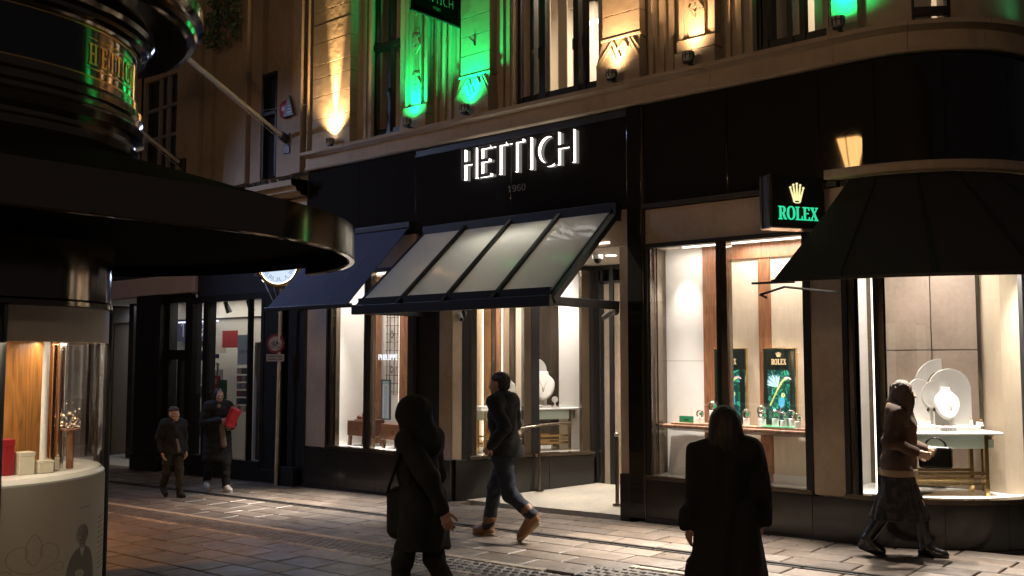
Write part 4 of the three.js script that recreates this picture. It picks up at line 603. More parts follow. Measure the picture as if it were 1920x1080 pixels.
// ---------- the round-cornered kiosk in the foreground ----------
{
  const k = thing('display_kiosk', 'dark metal kiosk with rounded corners, a wide canopy and a lit glass showcase', 'kiosk', [4.8, .05, 7.2]);
  function loop(xl, xr, z0, z1, r, n = 14) { const out = [], c = [[xr - r, z0 + r, 0], [xl + r, z0 + r, 1], [xl + r, z1 - r, 2], [xr - r, z1 - r, 3]]; for (const [x, z, q] of c) for (let i = 0; i <= n; i++) { const f = (q + i / n) * Math.PI / 2; out.push({ x: x + r * Math.cos(f), z: z - r * Math.sin(f), nx: Math.cos(f), nz: -Math.sin(f) }); } out.push({ ...out[0] }); return out; }
  const body = loop(3.6, 5.87, 5.84, 9.2, .9), drum = loop(3.55, 6.01, 5.615, 9.3, 1.235), can = loop(2.2, 7.42, 3.96, 10.8, 2.5, 24);
  const q = (n, g, m, o) => part(n, g, m, k, o);
  const panelM = std('kioskPanel', { color: C(.5, .45, .39), roughness: .55 }), darkM = std('kioskMetal', { color: C(.17, .145, .12), roughness: .27, metalness: .85, roughnessMap: tSmudge }), paint = phy('kioskPaint', { color: C(.008, .008, .01), roughness: .12, clearcoat: 1, clearcoatRoughness: .04 }), gold = std('goldLeaf', { color: C(.75, .48, .16), roughness: .3, metalness: .9 });
  // base with its printed panel
  q('plinth', sweep(body, rectProfile(-.5, -.03, -.05, .12)), M.black); q('base_panel', sweep(body, rectProfile(-.05, 0, .1, 1.105)), panelM);
  { const c = document.createElement('canvas'); c.width = 1024; c.height = 640; const g = c.getContext('2d'); g.fillStyle = '#bcb3a6'; g.fillRect(0, 0, 1024, 640); g.strokeStyle = g.fillStyle = 'rgba(110,92,80,.34)'; g.lineWidth = 4; g.textAlign = 'center';
    g.save(); g.translate(500, 300); for (const s of [-1, 1]) { g.beginPath(); g.moveTo(0, 70); g.bezierCurveTo(s * 90, 60, s * 110, -30, s * 50, -50); g.bezierCurveTo(s * 20, -60, s * 10, -10, s * 30, 0); g.stroke(); g.beginPath(); g.moveTo(0, 40); g.bezierCurveTo(s * 40, 0, s * 30, -70, 0, -100); g.stroke(); g.beginPath(); g.arc(s * 86, 60, 18, 0, 7); g.stroke(); } g.restore();
    g.font = 'bold 72px serif'; g.fillStyle = 'rgba(80,66,58,.6)'; g.fillText('1954', 560, 470);
    g.fillStyle = 'rgba(90,80,76,.7)'; { const X = 690, gr = g.createLinearGradient(X - 40, 0, X + 40, 0); gr.addColorStop(0, 'rgba(150,138,128,.8)'); gr.addColorStop(1, 'rgba(84,74,70,.85)'); g.fillStyle = gr; g.beginPath(); g.ellipse(X, 245, 33, 46, 0, 0, 7); g.fill(); g.fillRect(X - 16, 280, 34, 26); g.fillStyle = 'rgba(66,58,56,.6)'; g.fillRect(X - 20, 236, 13, 5); g.fillRect(X + 7, 236, 13, 5); g.fillRect(X - 4, 246, 8, 14); g.fillRect(X - 12, 268, 24, 5); g.fillStyle = 'rgba(72,64,62,.7)'; g.beginPath(); g.moveTo(X - 84, 500); g.bezierCurveTo(X - 74, 330, X - 40, 308, X - 14, 302); g.lineTo(X, 350); g.lineTo(X + 16, 302); g.bezierCurveTo(X + 44, 310, X + 76, 340, X + 80, 500); g.fill(); g.fillStyle = 'rgba(180,170,160,.8)'; g.beginPath(); g.moveTo(X - 12, 304); g.lineTo(X, 350); g.lineTo(X + 14, 304); g.fill(); g.beginPath(); g.ellipse(X - 10, 420, 26, 18, .4, 0, 7); g.fill(); }
    g.fillStyle = 'rgba(96,78,66,.45)'; for (let i = 0; i < 11; i++) g.fillRect(800, 190 + i * 24, 96 - (i * 37) % 22, 9); g.fillRect(670, 120, 60, 5);
    const tx = new THREE.CanvasTexture(c); tx.colorSpace = THREE.SRGBColorSpace;
    const P = [{ ...body[0], z: 7.7 }, ...body.slice(0, 13)]; let len = [0]; for (let i = 1; i < P.length; i++) len.push(len[i - 1] + Math.hypot(P[i].x - P[i - 1].x, P[i].z - P[i - 1].z)); const Lm = len[len.length - 1], pos = [], nor = [], uv = [];
    for (let i = 0; i + 1 < P.length; i++) for (const [a, y] of [[i, 0], [i + 1, 0], [i + 1, 1], [i, 0], [i + 1, 1], [i, 1]]) { const p = P[a]; pos.push(p.x + p.nx * .003, .14 + y * .95, p.z + p.nz * .003); nor.push(p.nx, 0, p.nz); uv.push(len[a] / Lm, y); }
    const geo = new THREE.BufferGeometry(); geo.setAttribute('position', new THREE.Float32BufferAttribute(pos, 3)); geo.setAttribute('normal', new THREE.Float32BufferAttribute(nor, 3)); geo.setAttribute('uv', new THREE.Float32BufferAttribute(uv, 2));
    q('printed_panel', geo, std('kioskPrint', { map: tx, roughness: .5 }), { keepUV: true }); }
  q('showcase_ledge', sweep(body, [[-.16, 1.105], [-.002, 1.105], [-.002, 1.118], [-.03, 1.15], [-.16, 1.15]]), M.whiteGloss);
  const deck = new THREE.Shape(body.map((p) => new THREE.Vector2(p.x - p.nx * .1, -(p.z - p.nz * .1)))); q('showcase_floor', new THREE.ExtrudeGeometry(deck, { depth: .04, bevelEnabled: false }).rotateX(-Math.PI / 2).translate(0, 1.1, 0), M.whiteGloss);
  q('showcase_glass', sweep(body, rectProfile(-.012, -.006, 1.15, 2.05)), M.glass);
  q('back_panel', sweep(loop(3.9, 5.32, 6.12, 8.9, .62), rectProfile(-.03, 0, 1.14, 2.05)), std('kioskVeneer', { color: C(.62, .3, .09), map: tWood, roughness: .35 }));
  q('header_panel', sweep(body, rectProfile(-.04, 0, 2.04, 2.275)), panelM); q('header_ceiling', new THREE.ExtrudeGeometry(deck, { depth: .03, bevelEnabled: false }).rotateX(-Math.PI / 2).translate(0, 2.06, 0), M.plaster);
  q('rim', sweep(body, [[-.05, 2.275], [.0, 2.275], [.022, 2.285], [.022, 2.315], [.006, 2.33], [-.05, 2.33]]), darkM); q('upper_drum', sweep(body, rectProfile(-.05, .012, 2.33, 2.74)), darkM);
  const at = (s) => { const f = Math.max(0, s) / .9; return s < 0 ? { x: 5.87, z: 6.74 - s, nx: 1, nz: 0 } : { x: 4.97 + .9 * Math.cos(f), z: 6.74 - .9 * Math.sin(f), nx: Math.cos(f), nz: -Math.sin(f) }; };
  for (const s of [-.16, 1.1]) { const p = at(s); q('corner_post', bar(V(p.x + p.nx * .0, -.05, p.z + p.nz * .0), V(p.x + p.nx * .0, 2.275, p.z + p.nz * .0), .075, .075, 16), M.blackMetal); }
  { const p = at(1.25); q('corner_post', bar(V(p.x, -.05, p.z), V(p.x, 2.275, p.z), .09, .09, 16), M.blackMetal); }
  for (const [s, m, w] of [[.47, M.whiteGloss, .045], [.62, M.copperMirror, .05], [.86, M.chrome, .06], [.98, M.whitePanel, .04]]) { const p = at(s); const a = V(p.x - p.nx * .3, 1.14, p.z - p.nz * .3); q('showcase_column', bar(a, a.clone().setY(2.05), w, w, 14), m); }
  { const p = at(.72); q('niche', [bar(V(p.x - p.nx * .2, 1.42, p.z - p.nz * .2), V(p.x - p.nx * .2, 1.43, p.z - p.nz * .2), .14, .14, 20), bar(V(p.x - p.nx * .2, 1.15, p.z - p.nz * .2), V(p.x - p.nx * .2, 1.42, p.z - p.nz * .2), .05, .05, 12)], M.walnut); seed(77); const g = []; for (let i = 0; i < 60; i++) g.push(new THREE.OctahedronGeometry(rr(.005, .014)).translate(p.x - p.nx * .2 + rr(-.06, .06), 1.435 + rr(0, .2) * rnd(), p.z - p.nz * .2 + rr(-.06, .06))); q('jewel', g, M.chrome, { kind: 'stuff' }); }
  // canopy
  q('fascia', sweep([{ ...can[0], z: 10.2 }, ...can.slice(0, 23)], [[-.06, 2.69], [-.04, 2.68], [-.004, 2.68], [.0, 2.69], [.0, 2.93], [-.06, 2.94]]), std('fasciaMetal', { color: C(.2, .165, .13), roughness: .24, metalness: .95, roughnessMap: tSmudge }));
  const sof = new THREE.Shape(can.map((p) => new THREE.Vector2(p.x - p.nx * .055, -(p.z - p.nz * .055)))); q('soffit', new THREE.ExtrudeGeometry(sof, { depth: .03, bevelEnabled: false }).rotateX(-Math.PI / 2).translate(0, 2.85, 0), phy('soffitBlack', { color: C(.004, .004, .004), roughness: 1, specularIntensity: .1 }));
  q('roof', sweep(can, [[-.05, 2.88], [-.04, 2.935], [-1.6, 3.4], [-1.7, 3.38]]), phy('leadRoof', { color: C(.005, .005, .006), roughness: .9, specularIntensity: .2 }));
  q('soffit_edge', sweep(can.slice(20, 52), [[-.09, 2.75], [-.05, 2.75], [-.05, 2.88], [-.09, 2.88]]), M.soffitBlack);
  // name drum
  q('drum', sweep(drum, rectProfile(-.1, 0, 3.86, 4.2)), paint); for (const y of [3.855, 4.195]) q('gold_line', sweep(drum, rectProfile(-.01, .006, y, y + .01)), gold);
  q('moulding', sweep(drum, [[-.2, 3.25], [-.05, 3.3], [-.01, 3.36], [.03, 3.42], [.035, 3.47], [.0, 3.5], [.0, 3.53], [.06, 3.56], [.07, 3.62], [.03, 3.66], [.03, 3.69], [.05, 3.71], [.05, 3.76], [.01, 3.8], [.01, 3.85], [-.2, 3.85]]), darkM);
  q('cornice', sweep(drum, [[-.1, 4.21], [.02, 4.21], [.03, 4.23], [.07, 4.25], [.075, 4.28], [.05, 4.29], [.1, 4.31], [.12, 4.34], [.1, 4.36], [-.1, 4.36]]), darkM);
  q('cornice', sweep(drum, [[-.1, 4.365], [.36, 4.365], [.38, 4.38], [.42, 4.39], [.43, 4.43], [.4, 4.45], [.44, 4.47], [.48, 4.5], [.48, 4.58], [.44, 4.6], [-.1, 4.7]]), darkM);
  q('cap', sweep(drum, [[-1.2, 5.2], [.3, 4.68], [.3, 4.66], [-1.2, 5.0]]), M.leadRoof);
  const dp = (s, o = 0) => { const f = s / 1.235; return [4.775 + (1.235 + o) * Math.cos(f), 6.85 - (1.235 + o) * Math.sin(f), f]; };
  'HETTICH'.split('').forEach((ch, i) => { const s = [.475, .585, .68, .765, .83, .905, 1.01][i], [x, z, f] = dp(s, .002); q('letter', textGeo(ch, .15, .005, fontSerif, [.085, .068, .07, .07, .03, .068, .085][i]).rotateY(Math.PI / 2 + f).translate(x, 3.945, z), gold); });
  for (const y of [3.915, 4.125]) { const P = []; for (let s = .43; s <= 1.06; s += .045) { const [x, z, f] = dp(s); P.push({ x, z, nx: Math.cos(f), nz: -Math.sin(f) }); } q('gold_line', sweep(P, rectProfile(0, .005, y, y + .007)), gold); }
  { const l = new THREE.RectAreaLight(C(1, .84, .6), 15, .3, 1.4); l.position.set(5.62, 2.035, 7.0); l.lookAt(5.6, 1.0, 7.0); scene.add(l); const m = new THREE.RectAreaLight(C(1, .84, .6), 14, .4, .3); m.position.set(5.35, 2.035, 6.2); m.lookAt(5.3, 1, 6.2); scene.add(m); q('showcase_light', [B(5.58, 5.64, 2.05, 2.058, 6.3, 7.7)], M.ledStrip); }
  // gift boxes
  const red = std('boxRed', { color: C(.35, .012, .02), roughness: .45 }), cream = std('boxCream', { color: C(.68, .64, .52), roughness: .6 });
  function giftBox(x, y0, z, w, h, d, m, label, rot = 0) { const t = thing('gift_box', label, 'gift box', [x, y0, z], 'gift boxes in the kiosk showcase'); t.rotation.y = rot; part('box', RB(-w / 2, w / 2, 0, h * .82, -d / 2, d / 2, .004), m, t, { local: true }); part('lid', RB(-w / 2 - .003, w / 2 + .003, h * .82, h, -d / 2 - .003, d / 2 + .003, .004), m, t, { local: true }); }
  const Y = 1.142;
  giftBox(5.5, Y, 6.82, .13, .08, .13, cream, 'low cream gift box lying in front of the tall red one');
  giftBox(5.43, Y, 6.68, .12, .24, .1, red, 'tall red gift box standing in the middle of the showcase'); giftBox(5.48, Y, 6.56, .1, .15, .1, cream, 'cream gift box of middle height right of the tall red one'); giftBox(5.5, Y, 6.44, .1, .085, .1, cream, 'low cream gift box nearest the right end of the row'); giftBox(5.4, Y, 6.35, .09, .09, .09, cream, 'small cream gift box farthest back at the end of the row');
  giftBox(5.4, Y, 6.88, .1, .42, .1, cream, 'tallest cream gift box behind the left end of the row'); giftBox(5.4, Y + .42, 6.88, .1, .2, .1, red, 'red gift box on top of the tallest cream one');
}
// ---------- things on show in the windows ----------
{
  function desk(x0, x1, z0, z1, y0, y1, label) { const t = thing('display_desk', label, 'table', [(x0 + x1) / 2, y0, (z0 + z1) / 2], 'dark wooden tables in the left window'); part('top', RB(x0, x1, y1 - .23, y1, z0, z1, .006), M.darkWood, t); for (const [x, s] of [[x0, 1], [x1, -1]]) for (const z of [z0 + .03, z1 - .03]) part('leg', bar(V(x + s * .025, y0, z), V(x + s * .045, y1 - .22, z), .04, .05), M.darkWood, t); part('emblem', [0, 1, 2, 3].map((k) => { const a = k * Math.PI / 2, b = a + Math.PI / 2, cx = (x0 + x1) / 2, cy = y1 - .12; return bar(V(cx + .03 * Math.cos(a), cy + .03 * Math.sin(a), z1 + .002), V(cx + .03 * Math.cos(b), cy + .03 * Math.sin(b), z1 + .002), .005, .004); }), M.brass, t); return t; }
  desk(.68, 1.16, -.62, -.28, .585, .97, 'small dark wooden table on the left in the left window'); desk(1.43, 1.95, -.62, -.3, .585, .95, 'small dark wooden table on the right in the left window');
  let t = thing('display_tray', 'dark wooden tray on the left table of the left window', 'tray', [.95, .97, -.45]); part('tray', RB(.8, 1.2, .971, .99, -.58, -.32, .004), M.darkWood, t); part('tray_rail', [bar(V(.9, .99, -.4), V(.9, 1.07, -.4), .01, .01, 8), bar(V(1.03, .99, -.4), V(1.03, 1.07, -.4), .01, .01, 8), bar(V(.88, 1.07, -.4), V(1.06, 1.07, -.4), .012, .012, 8)], M.darkWood, t);
  t = thing('jewel_ornament', 'sparkling silver ornament on the tray in the left window', 'ornament', [.99, .99, -.5]); seed(8); { const g = []; for (let k = 0; k < 40; k++) { const a = rnd() * 6.28, r = rr(.02, .05), y = rr(0, .17); g.push(new THREE.OctahedronGeometry(rr(.008, .018)).translate(.99 + r * Math.cos(a), 1.0 + y, -.5 + r * Math.sin(a))); } part('crystal', g, M.chrome, t); part('stem', cyl(.99, .99, 1.16, -.5, .012), M.brushed, t); }
  t = thing('small_ornament', 'low dark red ornament at the left end of the tray', 'ornament', [.8, .99, -.42]); part('body', [sph(.81, 1.02, -.42, .035, 14), sph(.77, 1.01, -.42, .025, 12), sph(.85, 1.01, -.42, .02, 12)], std('ornRed', { color: C(.12, .03, .02), roughness: .25 }), t);
  t = thing('picture_stand', 'narrow blue and white framed panel on the tray in the left window', 'picture frame', [1.17, .99, -.62]); part('frame', [B(1.08, 1.1, .985, 1.6, -.63, -.6), B(1.27, 1.29, .985, 1.6, -.63, -.6), B(1.1, 1.27, 1.58, 1.6, -.63, -.6), B(1.1, 1.27, .985, 1.005, -.63, -.6)], std('frameBlue', { color: C(.05, .08, .11), roughness: .4 }), t); part('panel', B(1.1, 1.27, 1.0, 1.58, -.628, -.615), std('panelBlue', { color: C(.35, .45, .55), roughness: .5 }), t); part('inner_border', [B(1.13, 1.14, 1.0, 1.52, -.614, -.606), B(1.14, 1.24, 1.51, 1.52, -.614, -.606), B(1.24, 1.25, 1.0, 1.52, -.614, -.606)], M.whiteGloss, t);

  // jewellery tables: sage apron, brass legs
  function sageTable(name, label, at, turn, w, d, h) { const o = thing('jewellery_table', label, 'table', at); o.rotation.y = turn; const l = { local: true }; part('top', RB(-w / 2, w / 2, h - .025, h, -d / 2, d / 2, .01), M.whiteGloss, o, l); part('apron', RB(-w / 2 + .05, w / 2 - .14, h - .16, h - .026, -d / 2 + .03, d / 2 - .02, .005), M.sage, o, l); const hr = new THREE.CylinderGeometry(.13, .13, .13, 24, 1, false, 0, Math.PI).translate(w / 2 - .14, h - .092, 0); part('end_drawer', hr, M.sage, o, l); part('end_band', new THREE.CylinderGeometry(.134, .134, .03, 24, 1, true, 0, Math.PI).translate(w / 2 - .14, h - .06, 0), M.brass, o, l);
    for (const x of [-w / 2 + .06, w / 2 - .16]) for (const z of [-d / 2 + .05, d / 2 - .03]) part('leg', B(x - .018, x + .018, 0, h - .026, z - .018, z + .018), M.brass, o, l);
    for (const y of [.12, .22]) for (const z of [-d / 2 + .05, d / 2 - .03]) part('stretcher', B(-w / 2 + .06, w / 2 - .16, y - .014, y + .014, z - .01, z + .01), M.brass, o, l); part('shelf', B(-w / 2 + .06, w / 2 - .16, .16, .172, -d / 2 + .05, d / 2 - .03), M.brass, o, l); return o; }
  const archM = std('archWhite', { color: C(.62, .6, .565), roughness: .65 });
  function bust(at, turn, label, sc = 1) { const o = thing('necklace_bust', label, 'necklace bust', at); o.rotation.y = turn; o.scale.setScalar(sc); const l = { local: true }; const s = new THREE.Shape(); s.moveTo(-.032, .34); s.bezierCurveTo(-.03, .28, -.11, .28, -.105, .2); s.bezierCurveTo(-.1, .1, -.04, .05, 0, .05); s.bezierCurveTo(.04, .05, .1, .1, .105, .2); s.bezierCurveTo(.11, .28, .03, .28, .032, .34); s.closePath(); part('bust', new THREE.ExtrudeGeometry(s, { depth: .012, bevelEnabled: true, bevelThickness: .022, bevelSize: .018, bevelSegments: 4, curveSegments: 14 }).rotateX(-.28).translate(0, .03, .03), M.whiteGloss, o, l); part('stem', cyl(0, 0, .14, .0, .006), M.brushed, o, l); part('foot', cyl(0, 0, .008, 0, .05, .05, 20), M.brushed, o, l); part('pendant', [bar(V(-.045, .27, .03), V(0, .19, .062), .005, .005, 6), bar(V(.045, .27, .03), V(0, .19, .062), .005, .005, 6), bar(V(-.012, .195, .06), V(0, .15, .075), .008, .008, 6), bar(V(.012, .195, .06), V(0, .15, .075), .008, .008, 6)], M.brass, o, l); return o; }
  function arch(at, turn, w, h, label, rise = 0) { const s = new THREE.Shape(); s.moveTo(-w / 2, 0); s.lineTo(-w / 2, h - w / 2); s.absarc(0, h - w / 2, w / 2, Math.PI, 0, true); s.lineTo(w / 2, 0); s.closePath(); const o = thing('arch_backdrop', label, 'display arch', at, null); o.rotation.y = turn; part('arch', new THREE.ExtrudeGeometry(s, { depth: .02, bevelEnabled: true, bevelThickness: .004, bevelSize: .004, bevelSegments: 2, curveSegments: 28 }), archM, o, { local: true }); return o; }
  function ringStand(at, label, h, m = M.whiteGloss, kind = 'ring_stand') { const o = thing(kind, label, 'ring stand', at); const [x, y, z] = at; part('stand', [cyl(x, y, y + h, z, .018, .014, 16), cyl(x, y, y + .006, z, .024, .024, 16)], m, o); part('ring', new THREE.TorusGeometry(.013, .003, 6, 16).translate(x, y + h + .012, z), M.brass, o); return o; }
  // corner window
  const T = [9.35, .585, -.74], a = .7, L = (x, y, z) => { const c = Math.cos(a), s = Math.sin(a); return [T[0] + x * c + z * s, T[1] + y, T[2] - x * s + z * c]; };
  sageTable('jewellery_table', 'sage and brass table in the curved corner window', T, a, .92, .4, .62);
  t = thing('display_plinth', 'white plinth lettered HETTICH on the table in the curved corner window', 'plinth', L(-.06, .62, 0)); t.rotation.y = a; part('block', RB(-.36, .32, 0, .055, -.15, .17, .005), M.whiteGloss, t, { local: true }); part('lettering', textGeo('HETTICH', .022, .003, fontR, .15).translate(.0, .016, .171), M.plastic, t, { local: true });
  arch(L(.06, .675, -.06), a, .42, .56, 'tall white rounded arch behind the bust in the curved corner window'); arch(L(-.26, .675, -.03), a, .2, .46, 'narrow cream arch at the left of the plinth in the curved corner window');
  { const s = new THREE.Shape(); s.absarc(0, 0, .28, Math.PI, Math.PI / 2, true); s.lineTo(0, .16); s.absarc(0, 0, .16, Math.PI / 2, Math.PI, false); s.closePath(); t = thing('curved_backdrop', 'white quarter ring rising above the arches in the curved corner window', 'display arch', L(.0, 1.06, -.09)); t.rotation.y = a; part('ring', new THREE.ExtrudeGeometry(s, { depth: .02, bevelEnabled: false, curveSegments: 24 }), archM, t, { local: true }); part('support', B(-.012, .012, -.42, .2, -.012, 0), archM, t, { local: true }); }
  t = thing('disc_backdrop', 'round white disc behind the bust in the curved corner window', 'display disc', L(-.1, .98, -.01)); t.rotation.y = a; part('disc', new THREE.CylinderGeometry(.14, .14, .02, 40).rotateX(Math.PI / 2), archM, t, { local: true }); part('disc_rod', cyl(0, -.295, -.12, 0, .006), M.brushed, t, { local: true });
  bust(L(-.02, .675, .08), a, 'white bust with a gold pendant in the curved corner window', 1.0);
  t = thing('earring_stand', 'slim clear stand with two dark earrings left of the bust in the corner window', 'earring stand', L(-.19, .675, .1)); t.rotation.y = a; part('stand', [cyl(-.025, 0, .15, 0, .004), cyl(.025, 0, .15, 0, .004), cyl(0, 0, .012, 0, .04, .035, 18)], M.whiteGloss, t, { local: true }); part('earring', [-.03, .03].map((x) => new THREE.OctahedronGeometry(.022).scale(.8, 1.3, .5).translate(x, .16, 0)), M.darkMirror, t, { local: true });
  ringStand(L(-.2, .675, .06), 'short ring stand beside the earring stand in the corner window', .05); ringStand(L(.2, .675, .1), 'ring stand next to the bust in the corner window', .06); ringStand(L(.25, .675, .13), 'middle ring stand right of the bust in the corner window', .045); ringStand(L(.3, .675, .1), 'ring stand at the right end of the plinth in the corner window', .04);
  // splayed window
  const ang = Math.atan2(NX, NZ), D = (s, y, o) => { const p = W2(s, y, o); return [p.x, p.y, p.z]; };
  sageTable('jewellery_table', 'sage and brass table in the splayed entrance window', D(1.32, .585, -.5), ang, 1.55, .36, .62);
  t = thing('display_plinth', 'white plinth on the table in the splayed entrance window', 'plinth', D(1.1, 1.205, -.5)); t.rotation.y = ang; part('block', RB(-.55, .55, 0, .04, -.14, .14, .005), M.whiteGloss, t, { local: true }); part('lettering', textGeo('HETTICH', .022, .003, fontR, .13).translate(.33, .01, .141), M.plastic, t, { local: true });
  arch(D(1.48, 1.245, -.58), ang, .36, .68, 'tall white rounded arch in the splayed entrance window'); bust(D(1.55, 1.245, -.42), ang - .5, 'white bust turned sideways before the arch in the entrance window', 1.3); bust(D(.98, 1.245, -.42), ang, 'white bust with a dark chain on the left in the entrance window', 1.1);
  t = thing('watch_display', 'round watch disc on a short stand at the right of the entrance window plinth', 'watch display', D(1.72, 1.206, -.4)); t.rotation.y = ang; part('disc', new THREE.CylinderGeometry(.045, .045, .02, 24).rotateX(Math.PI / 2).translate(0, .12, 0), M.whiteGloss, t, { local: true }); part('stem', [cyl(0, 0, .08, 0, .012), B(-.03, .03, 0, .03, -.02, .02)], M.whiteGloss, t, { local: true });
  ringStand(D(1.2, 1.245, -.4), 'tall bracelet stand beside the mullion of the entrance window', .16); ringStand(D(1.8, 1.206, -.4), 'short ring stand farthest right in the entrance window', .05);
  // straight window: shelf, two panels, watches
  t = thing('display_shelf', 'long walnut shelf with a slanted front across the straight window', 'shelf', [7.4, 1.15, -.4]); part('shelf', [RB(6.38, 8.3, 1.135, 1.17, -.40, -.17, .006), RB(6.5, 8.3, 1.17, 1.195, -.40, -.2, .004)], std('shelfWood', { color: C(.26, .16, .11), map: tWood, roughness: .4 }), t); part('underside', slab(V(6.42, 1.09, -.39), V(8.3, 1.09, -.39), V(8.3, 1.134, -.18), V(6.42, 1.134, -.18), .01), M.darkWood, t);
  function posterTex(mirror) { const c = document.createElement('canvas'); c.width = 256; c.height = 540; const q = c.getContext('2d'); q.fillStyle = '#0a1714'; q.fillRect(0, 0, 256, 540); seed(mirror ? 4 : 3); q.fillStyle = '#0d3a34'; q.fillRect(34, 150, 180, 360);
    for (let k = 0; k < 240; k++) { q.fillStyle = ['#14614e', '#0b2a4a', '#2a8f78', '#10324f', '#1c7a5c', '#3aa58e', '#123a2c'][k % 7]; q.save(); q.beginPath(); q.rect(34, 150, 180, 360); q.clip(); q.translate(34 + rnd() * 180, 150 + rnd() * 360); q.rotate(rnd() * 6.3); q.beginPath(); q.ellipse(0, 0, 26 * rnd() + 5, 5, 0, 0, 7); q.fill(); q.restore(); }
    const feather = (x, y, a, l, w, col) => { q.save(); q.translate(x, y); q.rotate(a); q.fillStyle = col; q.beginPath(); q.ellipse(l / 2, 0, l / 2, w, 0, 0, 7); q.fill(); q.restore(); };
    for (let k = 0; k < 11; k++) feather(112, 270, -2.95 + k * .16, 104 - Math.abs(k - 4) * 4, 6, ['#bfe8ee', '#7cc4e6', '#dff3ee', '#5aa0d8'][k % 4]);
    q.lineWidth = 16; q.lineCap = 'round'; q.strokeStyle = '#c8d27a'; q.beginPath(); q.moveTo(112, 290); q.bezierCurveTo(140, 250, 150, 220, 190, 208); q.stroke(); q.lineWidth = 11; q.strokeStyle = '#e6b8cf'; q.beginPath(); q.moveTo(172, 206); q.quadraticCurveTo(198, 196, 222, 212); q.stroke(); q.lineWidth = 13; q.strokeStyle = '#b9bf62'; q.beginPath(); q.moveTo(112, 290); q.lineTo(52, 400); q.stroke();
    q.fillStyle = '#4fa7d6'; q.beginPath(); q.ellipse(146, 376, 24, 42, .15, 0, 7); q.fill(); q.fillStyle = '#c9d68a'; q.beginPath(); q.arc(158, 328, 17, 0, 7); q.fill(); q.fillStyle = '#0b1b22'; q.beginPath(); q.arc(162, 326, 4, 0, 7); q.fill(); q.strokeStyle = '#b06aa0'; q.lineWidth = 7; q.beginPath(); q.moveTo(138, 416); q.lineTo(126, 460); q.stroke();
    const tx = new THREE.CanvasTexture(c); tx.colorSpace = THREE.SRGBColorSpace; return tx; }
  const paleGold = std('paleGold', { color: C(.7, .52, .3), roughness: .5 });
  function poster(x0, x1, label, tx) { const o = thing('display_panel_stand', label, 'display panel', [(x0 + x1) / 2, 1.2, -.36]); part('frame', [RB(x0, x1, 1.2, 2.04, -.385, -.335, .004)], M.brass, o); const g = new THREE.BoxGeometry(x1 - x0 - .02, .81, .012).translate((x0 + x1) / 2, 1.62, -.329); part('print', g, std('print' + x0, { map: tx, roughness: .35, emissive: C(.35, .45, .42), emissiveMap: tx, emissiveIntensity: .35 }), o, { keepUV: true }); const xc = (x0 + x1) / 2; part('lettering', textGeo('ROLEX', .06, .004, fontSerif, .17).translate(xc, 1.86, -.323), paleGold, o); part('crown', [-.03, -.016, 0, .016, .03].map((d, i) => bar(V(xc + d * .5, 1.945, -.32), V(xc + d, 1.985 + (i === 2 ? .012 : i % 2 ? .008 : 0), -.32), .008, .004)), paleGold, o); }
  poster(7.585, 7.96, 'dark green crowned panel with bird picture at the right of the straight window', posterTex(0)); poster(6.99, 7.38, 'dark green crowned panel partly behind the mullion of the straight window', posterTex(1));
  { const proto = thing('watch_stand', 'watch', 'watch', [0, 0, 0], 'watches on stands in the straight window'); const l = { local: true }; part('block', RB(-.028, .028, 0, .07, -.022, .022, .003), M.whiteGloss, proto, l); part('strap', new THREE.TorusGeometry(.034, .009, 8, 22, 5.2).rotateZ(-1.2).scale(1, 1.1, 1.2).translate(0, .105, 0), M.chrome, proto, l); part('case', new THREE.CylinderGeometry(.022, .022, .012, 20).rotateX(Math.PI / 2).rotateY(.5).translate(.012, .105, .022), M.chrome, proto, l); part('dial', new THREE.CylinderGeometry(.017, .017, .002, 20).rotateX(Math.PI / 2).rotateY(.5).translate(.0155, .105, .0285), M.rolexGreen, proto, l);
    const spots = [[6.83, -.28, 1.195, 1, 'watch on a stand next to the green card at the left of the shelf'], [6.98, -.3, 1.26, 1.2, 'watch raised on a block before the left panel'], [7.12, -.28, 1.195, 1, 'watch at the foot of the left panel beside the mullion'], [7.4, -.28, 1.195, 1.15, 'watch just right of the mullion on the shelf'], [7.585, -.28, 1.23, 1.25, 'larger watch at the left foot of the right panel'], [7.61, -.24, 1.195, 1.15, 'watch in front of the larger one at the left foot of the right panel'], [7.74, -.28, 1.2, 1.2, 'watch below the small blue bird of the right panel'], [7.85, -.24, 1.195, 1.1, 'watch low at the middle foot of the right panel'], [7.92, -.28, 1.21, 1.15, 'watch under the right half of the right panel'], [8.01, -.24, 1.195, 1.05, 'watch farthest right on the shelf']];
    spots.forEach(([x, z, y, s, label], i) => { const o = i ? proto.clone() : proto; if (i) { o.name = numbered('watch_stand'); scene.add(o); o.userData = { ...proto.userData }; } o.position.set(x, y, z); o.scale.setScalar(s); o.rotation.y = .5 + (i % 3) * .15; o.userData.label = label; if (y > 1.2) { solo('riser_block', RB(x - .035, x + .035, 1.196, y - .001, z - .03, z + .03, .003), M.whiteGloss, [x, 1.196, z], 'small white riser block under ' + ['', 'the watch before the left panel', '', '', 'the larger watch of the right panel', '', 'the watch below the blue bird', '', 'the watch under the right half of the panel'][i], 'riser'); } }); }
  t = thing('name_card', 'small green card standing at the left end of the shelf', 'card', [6.66, 1.195, -.27]); part('card', B(6.57, 6.75, 1.196, 1.27, -.275, -.265), M.rolexGreen, t); part('card_text', B(6.63, 6.69, 1.225, 1.235, -.265, -.2635), M.brass, t);
  solo('green_base', RB(7.62, 7.98, 1.196, 1.203, -.3, -.2, .002), M.rolexGreen, [7.8, 1.196, -.25], 'thin green base plate under the watches of the right panel', 'base plate');
}
